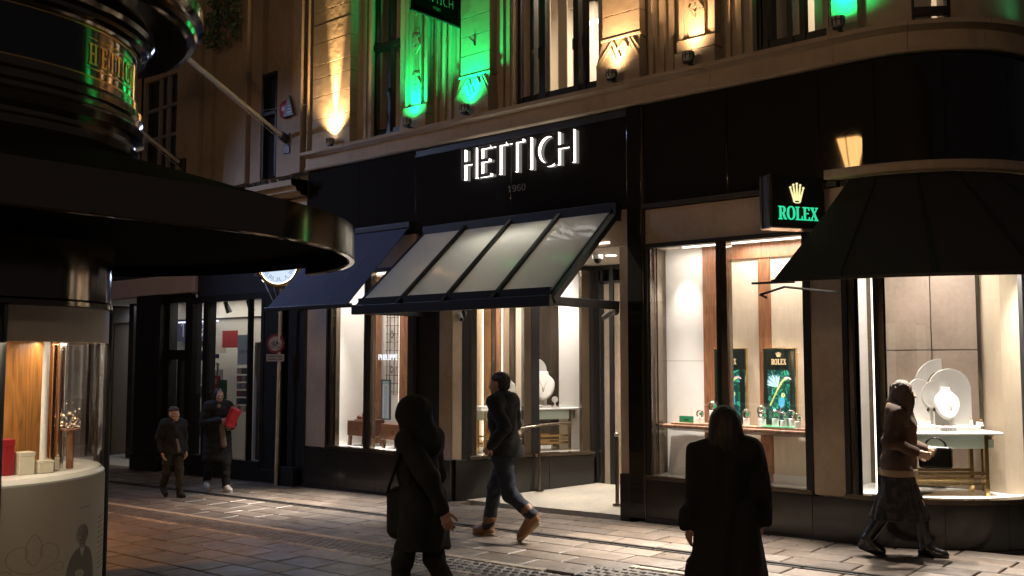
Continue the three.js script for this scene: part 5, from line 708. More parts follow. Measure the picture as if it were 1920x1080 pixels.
// ---------- people ----------
const smin = (a, b, k) => { const h = Math.max(k - Math.abs(a - b), 0) / k; return Math.min(a, b) - h * h * k * .25; };
const smax = (a, b, k) => -smin(-a, -b, k);
function cone(a, b, r0, r1) {          // distance to a tapered capsule
  const ax = a[0], ay = a[1], az = a[2], bx = b[0] - ax, by = b[1] - ay, bz = b[2] - az, L2 = bx * bx + by * by + bz * bz || 1e-9;
  return (x, y, z) => { const px = x - ax, py = y - ay, pz = z - az; let h = (px * bx + py * by + pz * bz) / L2; h = h < 0 ? 0 : h > 1 ? 1 : h; const dx = px - bx * h, dy = py - by * h, dz = pz - bz * h; return Math.sqrt(dx * dx + dy * dy + dz * dz) - (r0 + (r1 - r0) * h); };
}
function ell(c, r) { const [cx, cy, cz] = c, [rx, ry, rz] = r, m = Math.min(rx, ry, rz); return (x, y, z) => { const a = (x - cx) / rx, b = (y - cy) / ry, d = (z - cz) / rz, k = Math.sqrt(a * a + b * b + d * d); return (k - 1) * m * (k < 1 ? 1 : 1 / Math.max(.6, 1)) ; }; }
const union = (list, k) => (x, y, z) => { let d = 1e9; for (const f of list) d = smin(d, f(x, y, z), k); return d; };
function nets(f, lo, hi, cell) {       // a smooth surface round the inside of the field f
  const n = [0, 1, 2].map((i) => Math.ceil((hi[i] - lo[i]) / cell) + 1), [nx, ny, nz] = n, F = new Float32Array(nx * ny * nz);
  let i = 0; for (let z = 0; z < nz; z++) for (let y = 0; y < ny; y++) for (let x = 0; x < nx; x++) F[i++] = f(lo[0] + x * cell, lo[1] + y * cell, lo[2] + z * cell);
  const id = new Int32Array(nx * ny * nz).fill(-1), pos = [], nor = [], idx = [], st = [1, nx, nx * ny];
  for (let z = 0; z + 1 < nz; z++) for (let y = 0; y + 1 < ny; y++) for (let x = 0; x + 1 < nx; x++) {
    const b = x + y * nx + z * nx * ny; let c = 0, sx = 0, sy = 0, sz = 0, m = 0; for (let k = 0; k < 8; k++) if (F[b + (k & 1) + (k >> 1 & 1) * nx + (k >> 2) * nx * ny] < 0) m |= 1 << k;
    if (m === 0 || m === 255) continue;
    for (let e = 0; e < 3; e++) for (let k = 0; k < 8; k++) { if (k >> e & 1) continue; const k2 = k | 1 << e, a = F[b + (k & 1) + (k >> 1 & 1) * nx + (k >> 2) * nx * ny], d = F[b + (k2 & 1) + (k2 >> 1 & 1) * nx + (k2 >> 2) * nx * ny]; if (a < 0 === d < 0) continue; const t = a / (a - d), q = [k & 1, k >> 1 & 1, k >> 2]; q[e] += t; sx += q[0]; sy += q[1]; sz += q[2]; c++; }
    const px = lo[0] + (x + sx / c) * cell, py = lo[1] + (y + sy / c) * cell, pz = lo[2] + (z + sz / c) * cell, h = cell * .6; id[b] = pos.length / 3; pos.push(px, py, pz);
    let gx = f(px + h, py, pz) - f(px - h, py, pz), gyv = f(px, py + h, pz) - f(px, py - h, pz), gz = f(px, py, pz + h) - f(px, py, pz - h); const L = Math.hypot(gx, gyv, gz) || 1; nor.push(gx / L, gyv / L, gz / L);
  }
  for (let z = 1; z + 1 < nz; z++) for (let y = 1; y + 1 < ny; y++) for (let x = 1; x + 1 < nx; x++) { const b = x + y * nx + z * nx * ny; for (let e = 0; e < 3; e++) { const b2 = b + st[e], s0 = F[b] < 0, s1 = F[b2] < 0; if (s0 === s1) continue; const u = st[(e + 1) % 3], v = st[(e + 2) % 3], q = [id[b], id[b - u], id[b - u - v], id[b - v]]; if (q.some((k) => k < 0)) continue; if (s0) idx.push(q[0], q[1], q[2], q[0], q[2], q[3]); else idx.push(q[0], q[2], q[1], q[0], q[3], q[2]); } }
  const g = new THREE.BufferGeometry(); g.setAttribute('position', new THREE.Float32BufferAttribute(pos, 3)); g.setAttribute('normal', new THREE.Float32BufferAttribute(nor, 3)); g.setIndex(idx);
  return g.toNonIndexed();
}
const fold = (amp, fx, fy) => (x, y, z) => amp * (Math.sin(fy * y + 5 * Math.sin(fx * x + 2 * z) + 3 * z) + .6 * Math.sin(fy * 1.7 * y - 4 * Math.sin(fx * 1.3 * z) + fx * x));
function hand(w, dir, palmN, side, curl) {   // a hand from the wrist w along dir; palmN faces out of the palm; curled fingers
  const d = V(...dir).normalize(), n = V(...palmN).addScaledVector(d, -V(...palmN).dot(d)).normalize(), s = d.clone().cross(n).multiplyScalar(side), W = V(...w), f = [];
  const P = (a, b, c) => W.clone().addScaledVector(d, a).addScaledVector(s, b).addScaledVector(n, c).toArray();
  f.push(cone(P(0, 0, 0), P(.03, 0, 0), .021, .022), cone(P(.03, -.018, 0), P(.08, -.024, 0), .015, .013), cone(P(.03, .016, 0), P(.08, .022, 0), .015, .013), cone(P(.03, 0, 0), P(.085, 0, 0), .016, .013));
  const fingers = [[-.03, .066], [-.01, .078], [.01, .072], [.029, .056]], out = [];
  for (const [b, len] of fingers) { let p = P(.082, b, 0), a = curl * .5; for (const [q, r0, r1] of [[.45, .0092, .0085], [.3, .0085, .008], [.25, .008, .0068]]) { const e = V(...p).addScaledVector(d, Math.cos(a) * len * q).addScaledVector(n, Math.sin(a) * len * q).toArray(); out.push(cone(p, e, r0, r1)); p = e; a += curl * .8; } }
  let p = P(.03, -.026, .004); for (const [b, a, c, r0, r1] of [[.024, -.022, .01, .012, .0105], [.026, -.01, .014, .0105, .0095], [.02, .0, .012, .0095, .0075]]) { const e = V(...p).addScaledVector(d, b).addScaledVector(s, a).addScaledVector(n, c).toArray(); out.push(cone(p, e, r0, r1)); p = e; }
  const palm = union(f, .02), fs = union(out, .004); return { f: (x, y, z) => smin(palm(x, y, z), fs(x, y, z), .008), lo: W.toArray().map((v) => v - .22), hi: W.toArray().map((v) => v + .22) };
}
function headField(c, yaw, sc, jaw = 1) {    // c: centre of the skull; the face looks along +z turned by yaw
  const cs = Math.cos(yaw), sn = Math.sin(yaw), e = [ell([0, .015, -.012], [.074, .098, .094]), ell([0, -.045, .022], [.058 * jaw, .075, .07]), cone([0, -.085, .05], [0, -.1, .06], .026, .018), cone([0, -.01, .088], [0, -.036, .106], .009, .0125), ell([0, -.036, .1], [.016, .009, .01]), cone([-.03, .012, .078], [.03, .012, .078], .012, .012), ell([-.03, -.02, .07], [.02, .016, .018]), ell([.03, -.02, .07], [.02, .016, .018]), cone([-.018, -.066, .083], [.018, -.066, .083], .007, .007), cone([-.014, -.077, .08], [.014, -.077, .08], .008, .008)];
  const ears = [ell([-.076, -.012, -.008], [.01, .03, .018]), ell([.076, -.012, -.008], [.01, .03, .018])], eyes = [ell([-.03, -.004, .09], [.016, .009, .012]), ell([.03, -.004, .09], [.016, .009, .012])], main = union(e, .022), er = union(ears, .006);
  return (X, Y, Z) => { const dx = (X - c[0]) / sc, y = (Y - c[1]) / sc, dz = (Z - c[2]) / sc, x = dx * cs - dz * sn, z = dx * sn + dz * cs; let d = smin(main(x, y, z), er(x, y, z), .008); for (const k of eyes) d = smax(d, -k(x, y, z), .006); return d * sc; };
}
const skinM = std('skin', { color: C(.4, .24, .16), roughness: .55 }), skinPale = std('skinPale', { color: C(.5, .32, .23), roughness: .55 });
const lerp3 = (a, b, t) => a.map((v, i) => v + (b[i] - v) * t);
/* a walking figure facing +z, its left at +x. J: joints. clothes: fields built from them */
function walker(o) {
  const H = o.H, u = H / 1.75, s = (v) => v.map((q) => q * u), w = o.female ? .92 : 1;
  const j = { pel: [0, .93, 0], chest: [0, 1.28, .02 + (o.lean || 0)], neck: [0, 1.475, .01 + (o.lean || 0) * 1.3], head: [o.headX || 0, 1.615, .035 + (o.lean || 0) * 1.6] };
  for (const [q, sd] of [['L', 1], ['R', -1]]) { const f = o.front === q; Object.assign(j, { ['hip' + q]: [sd * .095, .91, 0], ['knee' + q]: f ? [sd * .1, .5, o.st * .55] : [sd * .09, .485, -o.st * .28], ['ank' + q]: f ? [sd * .095, .085, o.st * .78] : [sd * .085, .085 + o.lift, -o.st * 1.05], ['sh' + q]: [sd * .185 * w, 1.42, .0 + (o.lean || 0)] }); j['toe' + q] = f ? [sd * .11, .03, o.st * .78 + .17] : [sd * .09, .03 + o.lift * .15, -o.st * 1.05 + .15]; j['el' + q] = o['el' + q]; j['wr' + q] = o['wr' + q]; }
  for (const k in j) j[k] = s(j[k]);
  const R = (a, b, r0, r1) => cone(a, b, r0 * u, r1 * u), limbs = [];
  const torso = [R(j.pel, lerp3(j.pel, j.chest, .4), .115, .105), R(lerp3(j.pel, j.chest, .3), j.chest, .105, .125), R(lerp3(j.shL, j.shR, .25), lerp3(j.shL, j.shR, .75), .085, .085), R(j.neck, j.head, .055, .05), R([j.hipL[0], j.hipL[1] + .03, 0], [j.hipR[0], j.hipR[1] + .03, 0], .1, .1)];
  for (const q of 'LR') limbs.push(R(j['hip' + q], j['knee' + q], .085, .055), R(j['knee' + q], lerp3(j['knee' + q], j['ank' + q], .35), .053, .055), R(lerp3(j['knee' + q], j['ank' + q], .3), j['ank' + q], .055, .036), R(j['ank' + q], j['toe' + q], .038, .03), R(j['sh' + q], j['el' + q], .052, .042), R(j['el' + q], j['wr' + q], .04, .027));
  const body = union([...torso, ...limbs], .05 * u), box = [[-.62 * u, -.03, -.75 * u], [.62 * u, 1.82 * u, .85 * u]];
  const t = thing('person', o.label, 'person', o.at); t.rotation.y = o.yaw;
  const head = headField(j.head, o.headYaw || 0, u * (o.headScale || 1), o.female ? .9 : 1), geos = [nets(body, ...box, .016), nets(head, j.head.map((v, i) => v - [.14, .17, .16][i] * u), j.head.map((v, i) => v + [.14, .15, .16][i] * u), .0045)];
  for (const [q, sd] of [['L', 1], ['R', -1]]) { const e = j['el' + q], wv = j['wr' + q], d = wv.map((v, i) => v - e[i]), hd = hand(wv, o['hand' + q] || d, o['palm' + q] || [-sd, 0, .3], -sd, o['curl' + q] ?? .5); geos.push(nets(hd.f, hd.lo, hd.hi, .0055)); }
  const l = { local: true }; part('body', geos, o.skin || skinM, t, l);
  const cloth = (name, f, m, cell = .013, b = box, opt = {}) => part(name, nets(f, ...b, cell), m, t, { ...l, ...opt });
  o.dress({ j, u, R, t, cloth, box, body, head, l });
  return t;
}
const wool = (name, r, g, b, k = .9) => std(name, { color: C(r, g, b), roughness: k, bumpMap: tCloth, bumpScale: .0015 });
const clipY = (f, y0, y1) => (x, y, z) => Math.max(f(x, y, z), y0 - y, y - y1);
function trousers({ j, R, cloth, u }, m, top = .98, flare = 0) { const fs = []; for (const q of 'LR') fs.push(R(j['hip' + q], j['knee' + q], .114, .082), R(j['knee' + q], lerp3(j['knee' + q], j['ank' + q], .99), .078, .066 + flare)); fs.push(R([j.hipL[0], .95 * u, 0], [j.hipR[0], .95 * u, 0], .115, .115)); const f = union(fs, .035), k = fold(.0035, 14, 46); cloth('trousers', (x, y, z) => Math.max(f(x, y, z) + k(x, y, z), y - top * u), m); }
function shoes({ j, R, cloth, u, t }, m, sole, boot = 0) {
  for (const q of 'LR') { const a = j['ank' + q], b = j['toe' + q], d = V(...b).sub(V(...a)).setY(0).normalize(), up = lerp3(a, j['knee' + q], .9 * boot + .12), heel = [a[0] - d.x * .045 * u, a[1] - .045 * u, a[2] - d.z * .045 * u], fs = [R(a, up, .052 + .006 * (boot > 0), .054 + .02 * (boot > 0)), R([a[0], a[1] + .005, a[2]], lerp3(a, b, .8), .05, .046), R(heel, lerp3(heel, b, .6), .037, .043), R(lerp3(heel, b, .45), [b[0], b[1] + .006, b[2]], .044, .034)], f = union(fs, .03), lo = [0, 1, 2].map((i) => Math.min(a[i], b[i], up[i], heel[i]) - .11), hi = [0, 1, 2].map((i) => Math.max(a[i], b[i], up[i], heel[i]) + .11);
    const sh = part('shoe', nets(f, lo, hi, .009), m, t, { local: true }); const g = union([R([heel[0], heel[1] - .022 * u, heel[2]], [b[0], b[1] - .016 * u, b[2]], .04, .038)], .01), flatY = (x, y, z) => { const h = (y - Math.min(heel[1], b[1])); return g(x, y, z); }; part('sole', nets((x, y, z) => Math.max(flatY(x, y, z), (y - (heel[1] + (b[1] - heel[1]) * Math.min(1, Math.max(0, ((x - heel[0]) * (b[0] - heel[0]) + (z - heel[2]) * (b[2] - heel[2])) / ((b[0] - heel[0]) ** 2 + (b[2] - heel[2]) ** 2 + 1e-6)))) + .012 * u)), lo, hi, .009), sole, sh, { local: true }); }
}
function coatField({ j, R, u }, hem, inflate, flare, sleeves = 1, sway = 0) {
  const p = inflate, fs = [R(j.pel, j.chest, .135 + p, .145 + p), R(lerp3(j.shL, j.shR, .16), lerp3(j.shL, j.shR, .84), .098 + p * .7, .098 + p * .7), R(lerp3(j.chest, j.neck, .4), lerp3(j.chest, j.neck, .95), .1 + p * .5, .075 + p * .4)];
  if (hem < .9) fs.push(R(j.pel, [0, hem * u, sway], .155 + p, .165 + p + flare), R([.08 * u, .95 * u, 0], [.1 * u, hem * u, sway], .11 + p, .115 + p + flare * .6), R([-.08 * u, .95 * u, 0], [-.1 * u, hem * u, sway], .11 + p, .115 + p + flare * .6));
  else fs.push(R([.07 * u, hem * u, 0], [-.07 * u, hem * u, 0], .125 + p, .125 + p));
  const tr = union(fs, .06); const sl = [];
  if (sleeves) for (const q of 'LR') sl.push(R(j['sh' + q], j['el' + q], .074 + p * .8, .062 + p * .6), R(j['el' + q], lerp3(j['el' + q], j['wr' + q], .96), .06 + p * .6, .05 + p * .4));
  const su = union(sl, .02);
  return (x, y, z) => { const d = smin(tr(x, y, z), su(x, y, z), .03); return Math.max(d, hem * u - y); };
}
{
  const white = std('soleWhite', { color: C(.6, .57, .52), roughness: .7 }), dark = wool('clothBlack', .009, .009, .01), dark2 = wool('clothBlack2', .013, .012, .013), rubber = std('rubber', { color: C(.02, .02, .02), roughness: .7 });
  // the man walking left past the entrance
  walker({ label: 'man in a black jacket, dark jeans and tan boots striding left before the entrance', at: [5.7, gy(5.7), 1.78], yaw: -1.42, H: 1.74, front: 'R', st: .36, lift: .2, headYaw: .15, lean: .03, elL: [.27, 1.17, -.16], wrL: [.26, .98, .02], elR: [-.27, 1.15, .06], wrR: [-.22, 1.0, .24], curlL: .9, curlR: .9,
    dress: (k) => { const { cloth, u, j, head } = k, f = coatField(k, .86, .012, 0), w = fold(.005, 10, 26); cloth('jacket', (x, y, z) => f(x, y, z) + w(x, y, z), dark); trousers(k, wool('denim', .018, .022, .034), 1.02); shoes(k, std('tanLeather', { color: C(.2, .09, .035), roughness: .5 }), std('soleTan', { color: C(.3, .22, .14), roughness: .8 }), .12);
      const c = j.head, hr = union([ell([c[0], c[1] + .045 * u, c[2] - .022 * u], [.083 * u, .083 * u, .1 * u]), ell([c[0], c[1] - .01 * u, c[2] - .06 * u], [.076 * u, .08 * u, .06 * u])], .03), n = fold(.004, 60, 70); cloth('hair', (x, y, z) => Math.max(hr(x, y, z) + n(x, y, z), -(head(x, y, z) + .004)), std('hairDark', { color: C(0.0264, 0.0198, 0.0154), map: tHair, bumpMap: tHair, bumpScale: .004, roughness: .55 }), .008, [[c[0] - .14, c[1] - .14, c[2] - .17], [c[0] + .14, c[1] + .18, c[2] + .14]]);
      const hd = union([k.R(lerp3(j.shL, j.shR, .28), lerp3(j.shL, j.shR, .72), .085, .085), ell([0, 1.46 * u, -.06 * u], [.12 * u, .07 * u, .07 * u])], .04); cloth('hood', hd, dark2, .011, [[-.3, 1.25 * u, -.3], [.3, 1.65 * u, .3]]); } });
  // the woman walking right past the corner window
  walker({ label: 'woman with long hair, brown short coat and black boots walking right by the corner window', at: [9.26, gy(9.2), .43], yaw: 1.75, H: 1.6, female: 1, front: 'L', st: .29, lift: .07, headYaw: .2, lean: .02, elL: [.24, 1.14, .0], wrL: [.12, 1.06, .24], elR: [-.25, 1.14, -.04], wrR: [-.18, 1.05, .2], curlL: 1.3, curlR: .9, skin: skinPale,
    dress: (k) => { const { cloth, u, j, head, R, t } = k, f = coatField(k, .84, .006, .0), w = fold(.007, 9, 26); const M1 = wool('suede', .06, .032, .018); cloth('coat', (x, y, z) => f(x, y, z) + w(x, y, z), M1);
      const ft = std('shearling', { color: C(.3, .2, .12), roughness: 1, bumpMap: tStoneBump, bumpScale: .01 }), e = coatField(k, .8, .02, .0, 0), hem = (x, y, z) => Math.max(e(x, y, z), y - .87 * u); cloth('coat_hem', hem, ft); const col = union([R([-.1 * u, 1.47 * u, -.01], [.1 * u, 1.47 * u, -.01], .07, .07), ell([0, 1.45 * u, .06 * u], [.1 * u, .05 * u, .07 * u])], .03); cloth('collar', (x, y, z) => col(x, y, z) + fold(.005, 40, 60)(x, y, z), ft, .011, [[-.3, 1.3 * u, -.3], [.3, 1.62 * u, .3]]);
      const sk = union([R([0, .86 * u, 0], [.0, .42 * u, .02], .12, .19), R([.08, .8 * u, 0], [j.kneeL[0], .36 * u, j.kneeL[2]], .1, .11), R([-.08, .8 * u, 0], [j.kneeR[0], .38 * u, j.kneeR[2] - .06], .1, .12)], .08), pl = fold(.008, 26, 8); cloth('skirt', (x, y, z) => Math.max(sk(x, y, z) + pl(x, y, z), .36 * u - y, y - .88 * u), std('skirtPrint', { color: C(.028, .025, .025), map: tex(128, (a, b) => { const n = fbm(a, b, 7, 2, 201); return n > .58 ? [.95, .85, .8] : [.2, .18, .18]; }, 3), roughness: .8 }));
      shoes(k, phy('bootLeather', { color: C(.01, .01, .01), roughness: .22 }), rubber, .75);
      const c = j.head, hr = union([ell([c[0], c[1] + .03 * u, c[2] - .02 * u], [.094 * u, .1 * u, .108 * u]), R([c[0] - .05 * u, c[1] - .02 * u, c[2] - .05 * u], [c[0] - .06 * u, c[1] - .2 * u, c[2] - .07 * u], .065, .055), ell([c[0] - .085 * u, c[1] - .08 * u, c[2] + .025 * u], [.05 * u, .17 * u, .085 * u]), R([c[0] + .05 * u, c[1] - .02 * u, c[2] - .03 * u], [c[0] + .08 * u, c[1] - .24 * u, c[2] + .0], .06, .06), R([c[0] - .05 * u, c[1] - .1 * u, c[2] - .08 * u], [c[0] - .1 * u, c[1] - .33 * u, c[2] - .12 * u], .075, .06), R([c[0] - .09 * u, c[1] - .1 * u, c[2] + .02 * u], [c[0] - .12 * u, c[1] - .3 * u, c[2] + .03 * u], .05, .035)], .03), n = fold(.004, 90, 9); cloth('hair', (x, y, z) => Math.max(hr(x, y, z) + n(x, y, z), -(head(x, y, z) + .002) - (z > c[2] + .05 && x > c[0] - .05 ? 0 : .03)), std('hairBrown', { color: C(0.132, 0.0748, 0.0396), map: tHair, bumpMap: tHair, bumpScale: .004, roughness: .55 }), .009, [[c[0] - .26, c[1] - .44, c[2] - .28], [c[0] + .22, c[1] + .18, c[2] + .2]]);
      part('handbag', [new RoundedBoxGeometry(.14, .2, .28, 3, .03).translate(.16 * u, .98 * u, .33 * u), new THREE.TorusGeometry(.09, .009, 8, 20, Math.PI).rotateY(Math.PI / 2).translate(.16 * u, 1.07 * u, .33 * u)], M.bootLeather, t, { local: true }); } });
  // the mother and the child on the left
  walker({ label: 'woman in a long black padded coat and white trainers carrying a red bag', at: [-.68, gy(-.68), 1.12], yaw: 1.35, H: 1.56, female: 1, front: 'L', st: .24, lift: .07, headYaw: -.1, elL: [.25, 1.14, -.02], wrL: [.14, 1.1, .25], elR: [-.24, 1.16, .0], wrR: [-.06, 1.2, .24], curlL: 1.1, curlR: 1.1, handL: [-.4, .1, .5], handR: [.5, .1, .4],
    dress: (k) => { const { cloth, u, j, head, R, t } = k, f = coatField(k, .52, .03, .01), q = (x, y, z) => .007 * Math.abs(Math.sin(y * 34)); cloth('coat', (x, y, z) => f(x, y, z) - q(x, y, z), dark); trousers(k, dark2, .98); shoes(k, std('trainerWhite', { color: C(.62, .56, .5), roughness: .6 }), white, 0);
      const hd = union([R([-.13 * u, 1.46 * u, -.02], [.13 * u, 1.46 * u, -.02], .075, .075), ell([0, 1.44 * u, -.08 * u], [.17 * u, .1 * u, .1 * u])], .04); cloth('fur_hood', (x, y, z) => hd(x, y, z) + fold(.008, 50, 60)(x, y, z), std('blackFur', { color: C(.008, .008, .008), roughness: 1 }), .011, [[-.35, 1.2 * u, -.35], [.35, 1.65 * u, .3]]);
      cloth('scarf', union([R([-.03, 1.44 * u, .1 * u], [.03, .8 * u, .2 * u], .05, .055)], .02), wool('scarfGrey', .2, .15, .11), .011, [[-.2, .65 * u, 0], [.2, 1.55 * u, .35]]);
      const c = j.head, hr = union([ell([c[0], c[1] + .03 * u, c[2] - .025 * u], [.088 * u, .094 * u, .1 * u]), R([c[0] - .04, c[1] - .02, c[2] - .06 * u], [c[0] - .08 * u, c[1] - .3 * u, c[2] - .02], .06, .04), R([c[0] + .04, c[1] - .02, c[2] - .06 * u], [c[0] + .09 * u, c[1] - .3 * u, c[2] + .02], .055, .035)], .04); cloth('hair', (x, y, z) => Math.max(hr(x, y, z) + fold(.003, 60, 16)(x, y, z), -(head(x, y, z) + .002) - (z > c[2] + .03 ? 0 : .03)), M.hairDark, .009, [[c[0] - .22, c[1] - .42, c[2] - .22], [c[0] + .22, c[1] + .16, c[2] + .18]]);
      const bag = thing('red_bag', 'red bag held against the chest by the woman in the black padded coat', 'bag', [t.position.x, t.position.y, t.position.z]); bag.rotation.y = t.rotation.y; part('bag', [new RoundedBoxGeometry(.16, .3, .09, 3, .03).rotateX(.15).rotateZ(-.35).translate(.1, 1.12, .335)], std('bagRed', { color: C(.45, .012, .02), roughness: .45 }), bag, { local: true }); part('bag_handle', new THREE.TorusGeometry(.045, .007, 8, 18, Math.PI).rotateZ(-.35).translate(.165, 1.27, .335), std('bagRed2', { color: C(.3, .01, .015), roughness: .4 }), bag, { local: true }); part('bag_flap', new RoundedBoxGeometry(.165, .09, .096, 2, .02).rotateX(.15).rotateZ(-.35).translate(.14, 1.22, .337), M.bagRed2, bag, { local: true }); } });
  walker({ label: 'child with short hair in a dark jacket walking right on the far left', at: [-.62, gy(-.6), 1.9], yaw: 1.45, H: 1.3, front: 'L', st: .2, lift: .12, headYaw: .15, headScale: 1.2, elL: [.24, 1.14, -.04], wrL: [.22, .9, .08], elR: [-.24, 1.14, -.08], wrR: [-.22, .9, .02], skin: skinPale,
    dress: (k) => { const { cloth, u, j, head, R } = k, f = coatField(k, .84, .03, 0), w = fold(.005, 10, 30); cloth('jacket', (x, y, z) => f(x, y, z) + w(x, y, z), wool('jacketDark', .014, .013, .014)); cloth('scarf', union([R([-.03, 1.46 * u, .08 * u], [.03, .9 * u, .17 * u], .045, .045)], .02), M.scarfGrey, .011, [[-.2, .7 * u, 0], [.2, 1.6 * u, .3]]); trousers(k, wool('oliveTrousers', .035, .03, .02), .98); shoes(k, dark2, rubber, .3);
      const c = j.head, s = 1.2 * u, hr = union([ell([c[0], c[1] + .05 * s, c[2] - .02 * s], [.08 * s, .075 * s, .098 * s]), ell([c[0], c[1] + .0 * s, c[2] - .055 * s], [.076 * s, .08 * s, .06 * s])], .03); cloth('hair', (x, y, z) => Math.max(hr(x, y, z) + fold(.003, 60, 70)(x, y, z), -(head(x, y, z) + .002)), std('hairAuburn', { color: C(0.11, 0.0484, 0.022), map: tHair, bumpMap: tHair, bumpScale: .004, roughness: .55 }), .008, [[c[0] - .14, c[1] - .14, c[2] - .17], [c[0] + .14, c[1] + .18, c[2] + .14]]); } });
  // the two dark figures nearest the camera
  walker({ label: 'person in a long hooded black coat with a shoulder bag in the left foreground', at: [7.43, gy(7.4), 4.67], yaw: -1.25, H: 1.545, female: 1, front: 'L', st: .22, lift: .1, headYaw: .1, lean: .05, elL: [.25, 1.17, -.18], wrL: [.26, .93, -.3], elR: [-.23, 1.15, -.02], wrR: [-.2, .93, .12],
    dress: (k) => { const { cloth, u, j, R, t } = k, f = coatField(k, .58, .028, .0, 1, -.02), w = fold(.007, 8, 18); cloth('coat', (x, y, z) => f(x, y, z) + w(x, y, z), dark); trousers(k, dark2, .98, .01); shoes(k, dark2, rubber, .5); const c = j.head, h = union([ell([c[0], c[1] + .02, c[2] - .03], [.13, .135, .135]), R([c[0], c[1] - .08, c[2] - .04], [0, 1.42 * u, -.03], .115, .15), R([-.12, 1.42 * u, 0], [.12, 1.42 * u, 0], .1, .1)], .06); cloth('hood', (x, y, z) => Math.max(h(x, y, z) + fold(.004, 14, 30)(x, y, z), -ell([c[0], c[1] - .02, c[2] + .13], [.085, .12, .1])(x, y, z)), wool('hoodBlack', .01, .01, .011), .012, [[-.4, 1.2 * u, -.4], [.4, 1.85 * u, .35]]);
      part('shoulder_bag', [new RoundedBoxGeometry(.16, .36, .34, 4, .07).translate(.07, .76, .06)], wool('bagBlack', .009, .009, .009), t, { local: true }); part('bag_strap', [bar(V(.15, .9, .02), V(.15, 1.25, .04), .03, .01), bar(V(.15, .9, .2), V(.15, 1.25, .07), .03, .01)], M.bagBlack, t, { local: true }); } });
  walker({ label: 'person in a wide black cape coat seen from behind in the right foreground', at: [9.39, gy(9.3), 3.93], yaw: -2.5, H: 1.465, female: 1, front: 'L', st: .18, lift: .08, headYaw: 0, elL: [.24, 1.13, -.02], wrL: [.27, .9, .02], elR: [-.25, 1.13, .02], wrR: [-.26, .92, .08], curlR: .3,
    dress: (k) => { const { cloth, u, j, head, R } = k, f = coatField(k, .22, .045, .12, 1), w = fold(.014, 11, 7); cloth('coat', (x, y, z) => f(x, y, z) + w(x, y, z), wool('capeBlack', .011, .01, .011), .015); trousers(k, dark2, .98); shoes(k, dark2, rubber, .5); const c = j.head, hr = union([ell([c[0], c[1] + .03, c[2] - .01], [.1, .115, .115]), ell([c[0], c[1] - .06, c[2] - .05], [.11, .1, .09]), R([-.06, 1.44 * u, -.02], [.06, 1.44 * u, -.02], .09, .09)], .05); cloth('hair', (x, y, z) => Math.max(hr(x, y, z) + fold(.0015, 50, 12)(x, y, z), -(head(x, y, z) + .002) - (z > c[2] + .05 ? 0 : .03)), std('hairBlackBrown', { color: C(0.0352, 0.0242, 0.0176), map: tHair, bumpMap: tHair, bumpScale: .004, roughness: .55 }), .01, [[-.3, 1.15 * u, -.32], [.3, 1.85 * u, .25]]); cloth('scarf', union([R([-.09, 1.4 * u, 0], [.09, 1.4 * u, 0], .1, .1)], .03), wool('scarfBrown', .03, .018, .012), .012, [[-.4, 1.15 * u, -.3], [.4, 1.6 * u, .3]]); } });
}
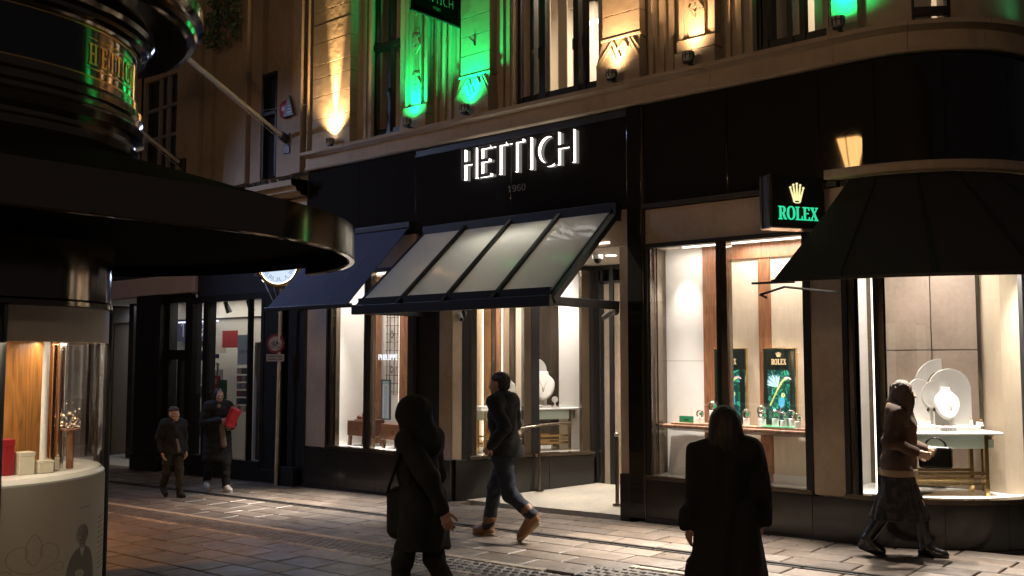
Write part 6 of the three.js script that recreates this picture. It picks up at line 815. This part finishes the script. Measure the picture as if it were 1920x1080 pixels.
// ---------- street lighting ----------
{
  const lamp = glow('lanternGlass', 1, .52, .17, 34);
  function lantern(x, y, z, label, k, color, from) { const t = thing('street_lantern', label, 'street lamp', [x, y, z], null); part('glass', [new THREE.CylinderGeometry(.33, .15, .62, 4, 1).rotateY(Math.PI / 4).translate(x, y + .31, z)], lamp, t); part('frame', [...[0, 1, 2, 3].map((q) => { const a = q * Math.PI / 2; return bar(V(x + .16 * Math.cos(a), y - .01, z + .16 * Math.sin(a)), V(x + .34 * Math.cos(a), y + .63, z + .34 * Math.sin(a)), .02, .02); }), new THREE.ConeGeometry(.38, .24, 4).rotateY(Math.PI / 4).translate(x, y + .76, z), cyl(x, y - .06, y, z, .06, .12, 8)], M.blackMetal, t); part('span_wire', [bar(V(x, y + .86, z), V(x, y + 1.2, z), .015, .015, 6), bar(V(x, y + 1.2, z), V(...from), .012, .012, 6)], M.blackMetal, t);
    const l = new THREE.PointLight(color, k); l.position.set(x, y - .12, z); l.castShadow = true; l.shadow.radius = 6; scene.add(l); return t; }
  lantern(4.5, 6.1, 11.2, 'lit street lantern hanging over the far end of the kiosk', 26, C(1, .64, .36), [4, 9, 18.9]);
  function hooded(x, y, z, label, k, color, cone, from, to) { const t = thing('street_lantern', label, 'street lamp', [x, y, z], null); part('hood', [cyl(x, y, y + .16, z, .24, .1, 24), cyl(x, y + .16, y + .26, z, .08, .05, 14)], M.blackMetal, t); part('lamp_face', cyl(x, y + .012, y + .02, z, .19, .19, 24), glow('hoodLamp' + k, color.r, color.g, color.b, 6), t); part('arm', [bar(V(x, y + .26, z), V(x, y + .5, z), .04, .04, 8), bar(V(x, y + .5, z), V(...from), .05, .05, 10)], M.blackMetal, t); spot(x, y - .03, z, to[0], to[1], to[2], color, k, cone, .7, 8); }
  hooded(.8, 6.3, 5.9, 'hooded street lamp with an orange light over the street behind the kiosk', 150, C(1, .47, .11), .66, [-2.5, 7.2, 8.8], [1.2, 0, 5.4]);
  hooded(-4, 7.2, 4.2, 'hooded street lamp with a cold white light before the stone building', 95, C(.48, .6, 1), .62, [-4, 7.8, .05], [.9, 2.6, .7]);
  lantern(16.5, 5.8, 13.5, 'lit street lantern behind the viewpoint', 30, C(1, .72, .5), [17, 9, 18.9]);
  // the far side of the street, which the polished stone and the metal reflect
  const far = thing('opposite_building', 'dim building on the other side of the street', 'building', [6, 0, 19]);
  part('wall', B(-12, 26, -.3, 11, 19, 19.5), std('oppositeRender', { color: C(.2, .16, .13), roughness: .9 }), far);
  for (let k = 0; k < 8; k++) { const x = -9 + k * 4.2; const f = part('window', B(x, x + 1.4, 4.6, 6.8, 18.96, 19.02), M.blackMetal, far); part('pane', B(x + .08, x + 1.32, 4.68, 6.72, 18.94, 18.965), k % 3 ? M.darkPane : glow('litPane' + k, .9, .7, .42, .5), f); }
  for (let k = 0; k < 6; k++) { const x = -8 + k * 5; const f = part('shop_window', B(x, x + 3.6, .4, 3, 18.96, 19.02), M.blackMetal, far); part('pane', B(x + .1, x + 3.5, .5, 2.9, 18.94, 18.965), k % 2 ? glow('litShop' + k, 1, .85, .62, .6) : M.darkPane, f); }
}
renderer.render(scene, camera);
